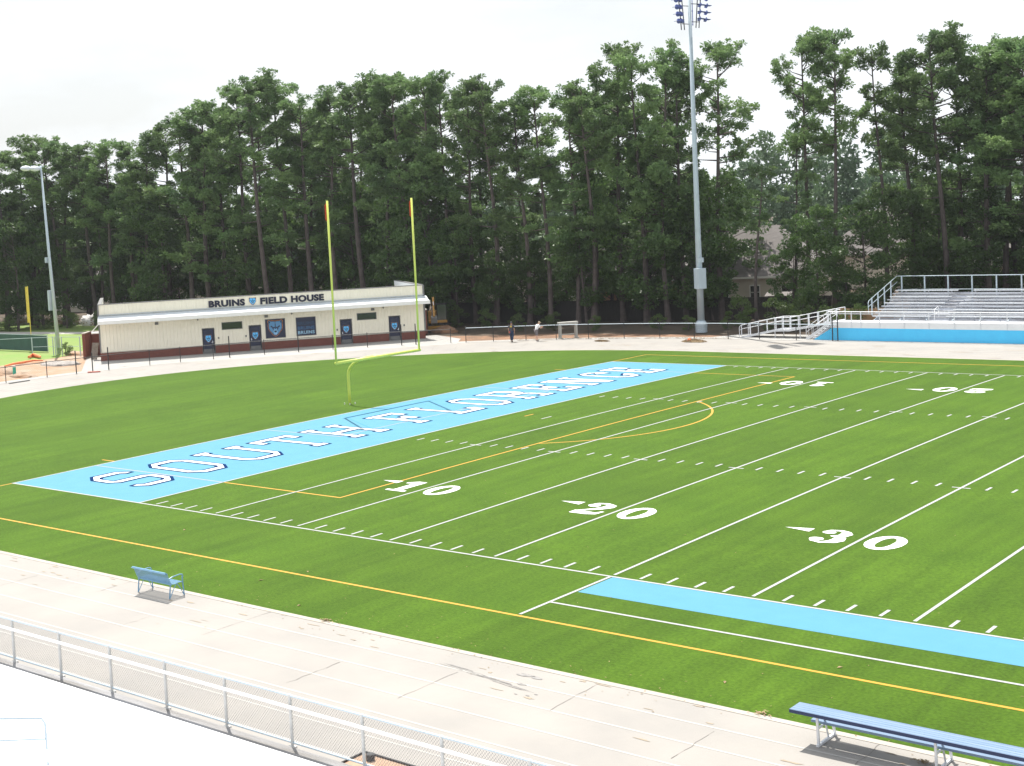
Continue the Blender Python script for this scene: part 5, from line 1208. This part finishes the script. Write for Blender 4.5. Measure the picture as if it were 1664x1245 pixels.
# ------------------------------------------------------------------ houses and fences behind the woods
def house(u, D, rz, L_, W_, eave, ridge, label, hip=True, wallm=None):
    p_ = column_at(u, D); o = thing('house', label, 'house', (p_.x, p_.y, 0), rz, 'houses behind the pines')
    mb = MB(); mb.box((-L_ / 2, -W_ / 2, 0), (L_ / 2, W_ / 2, eave)); mb.build('wall', wallm or M['house_wall'], o)
    a, b = L_ / 2 + .5, W_ / 2 + .5; hx = a - (b * .9 if hip else 0); e0 = eave - .02
    mb = MB(); mb.add([(-a, -b, e0), (a, -b, e0), (a, b, e0), (-a, b, e0), (-hx, 0, ridge), (hx, 0, ridge)], [(0, 1, 5, 4), (2, 3, 4, 5), (1, 2, 5), (3, 0, 4), (3, 2, 1, 0)]); rf = mb.build('roof', M['shingle'], o)
    mb = MB(); mb.box((-a, -b - .03, e0 - .2), (a, -b + .02, e0)); mb.box((-a, b - .02, e0 - .2), (a, b + .03, e0)); mb.box((-a - .03, -b, e0 - .2), (-a + .02, b, e0)); mb.box((a - .02, -b, e0 - .2), (a + .03, b, e0)); mb.build('gutter', M['house_trim'], rf)
    for sgn in (-1, 1):
        for x in np.arange(-L_ / 2 + 1.6, L_ / 2 - 1, 3.2):
            mb = MB(); mb.box((x - .45, sgn * (W_ / 2 + .01) - .02, .9), (x + .45, sgn * (W_ / 2 + .01) + .02, 2.2)); wd = mb.build('window', M['glass_dark'], o)
            mb = MB(); y = sgn * (W_ / 2 + .04); mb.box((x - .55, y - .03, 2.2), (x + .55, y + .03, 2.32)); mb.box((x - .55, y - .03, .78), (x + .55, y + .03, .9)); mb.box((x - .55, y - .03, .9), (x - .45, y + .03, 2.2)); mb.box((x + .45, y - .03, .9), (x + .55, y + .03, 2.2)); mb.box((x - .45, y - .02, 1.52), (x + .45, y + .03, 1.57)); mb.build('window_frame', M['house_trim'], wd)
    return o
HR = .35
house(1232, 152, HR, 15, 11, 3.2, 8.3, 'grey roofed house seen just right of the tall floodlight pole')
house(1035, 166, HR, 15, 11, 3.2, 8.0, 'grey roofed house seen left of the tall floodlight pole')
house(1452, 176, HR + 1.2, 13, 11, 4.2, 10.0, 'tall grey roofed house behind the left end of the bleachers')
house(1625, 158, HR, 16, 10, 3.2, 7.0, 'tan house with white window behind the bleacher back rail')
house(130, 212, HR, 16, 11, 3.2, 8.0, 'grey roofed house right of the slim light pole')
house(335, 205, HR, 15, 10, 3.2, 7.0, 'grey roofed house behind the left part of the field house')
house(640, 190, HR, 15, 10, 3.2, 7.0, 'grey roofed house behind the goal post uprights')
house(840, 180, HR, 14, 10, 3.2, 7.0, 'grey roofed house behind the walking man')
def board_fence(a, b, h, m, label, name='wooden_fence'):
    a = Vector(a); b = Vector(b); d = b - a; o = thing(name, label, 'fence', (a.x, a.y, 0), math.atan2(d.y, d.x)); ln_ = d.length; mb = MB(); x = 0; rg = random.Random(1)
    while x < ln_ - .1: mb.box((x, 0, .03), (x + .138, .02, h + rg.uniform(-.02, .02))); x += .146
    mb.build('boards', m, o)
    for z in (.35, h * .55, h - .3): mb = MB(); mb.box((0, .02, z), (ln_, .06, z + .09)); mb.build('rail', m, o)
    src = None
    for i in range(int(ln_ / 2.4) + 1):
        if src is None: mb = MB(); mb.box((0, .06, 0), (.1, .16, h)); src = mb.build('post', m, o)
        else: copy_part(src, o, (i * 2.4, 0, 0))
    return o
board_fence((-46, 74.2), (-30.9, 77.2), 2.12, M['fence_dark'], 'dark board fence in the woods behind the two men')
board_fence((-30.8, 77.25), (-5.0, 84.5), 2.12, M['fence_dark'], 'long dark board fence in the woods behind the tall floodlight pole')
p0 = column_at(962, 152); p1_ = column_at(1048, 150); board_fence(p0[:2], p1_[:2], 1.95, M['fence_tan'], 'sunlit tan board fence above the dark fence, left of the tall pole')
p0 = column_at(1062, 149); p1_ = column_at(1108, 148); board_fence(p0[:2], p1_[:2], 3.0, M['fence_tan'], 'tall sunlit orange board screen beside the grey roofed house')
p0 = column_at(1340, 118); 
# shed with pale frame behind the ramp
p_ = column_at(1283, 133); o = thing('garden_shed', 'dark red shed with white door trim behind the ramp', 'shed', (p_.x, p_.y, 0), .3)
mb = MB(); mb.box((-1.8, -1.3, 0), (1.8, 1.3, 2.1)); mb.build('wall', mat('dark_red_boards', (.10, .03, .028), .9, var=.2, scale=3), o)
mb = MB(); mb.add([(-2, -1.5, 2.08), (2, -1.5, 2.08), (2, 1.5, 2.08), (-2, 1.5, 2.08), (-2, 0, 2.35), (2, 0, 2.35)], [(0, 1, 5, 4), (2, 3, 4, 5), (1, 2, 5), (3, 0, 4)]); mb.build('roof', M['shingle'], o)
mb = MB(); mb.box((.0, -1.34, .05), (.08, -1.3, 1.95)); mb.box((.8, -1.34, .05), (.88, -1.3, 1.95)); mb.box((.0, -1.34, 1.95), (.88, -1.3, 2.05)); mb.box((-1.82, -1.34, .0), (-1.7, -1.3, 2.05)); mb.build('door_trim', M['house_trim'], o)
# tan retaining wall under the bleacher walkway end
mb = MB(); mb.box((-3.6, 74.6, 0), (1.2, 74.9, 1.7)); tag(mb.build('plywood_screen', M['fence_tan']), 'tan panel wall standing behind the ramp rails', 'panel wall')

# ------------------------------------------------------------------ air
import os
mb = MB(); mb.box((-420, -260, -1.2), (420, 420, 60))
hz = mb.build('haze', [])
hm = bpy.data.materials.new('haze_air'); hm.use_nodes = True; t = hm.node_tree; n = t.nodes; n.clear()
ho = n.new('ShaderNodeOutputMaterial'); hv = n.new('ShaderNodeVolumePrincipled'); hv.inputs['Density'].default_value = 0.00014; hv.inputs['Color'].default_value = (.88, .93, 1.0, 1); hv.inputs['Anisotropy'].default_value = 0.3
t.links.new(hv.outputs[0], ho.inputs['Volume']); hz.data.materials.append(hm); tag(hz, 'thin pale summer haze filling the air over the field', 'haze', kind='stuff')
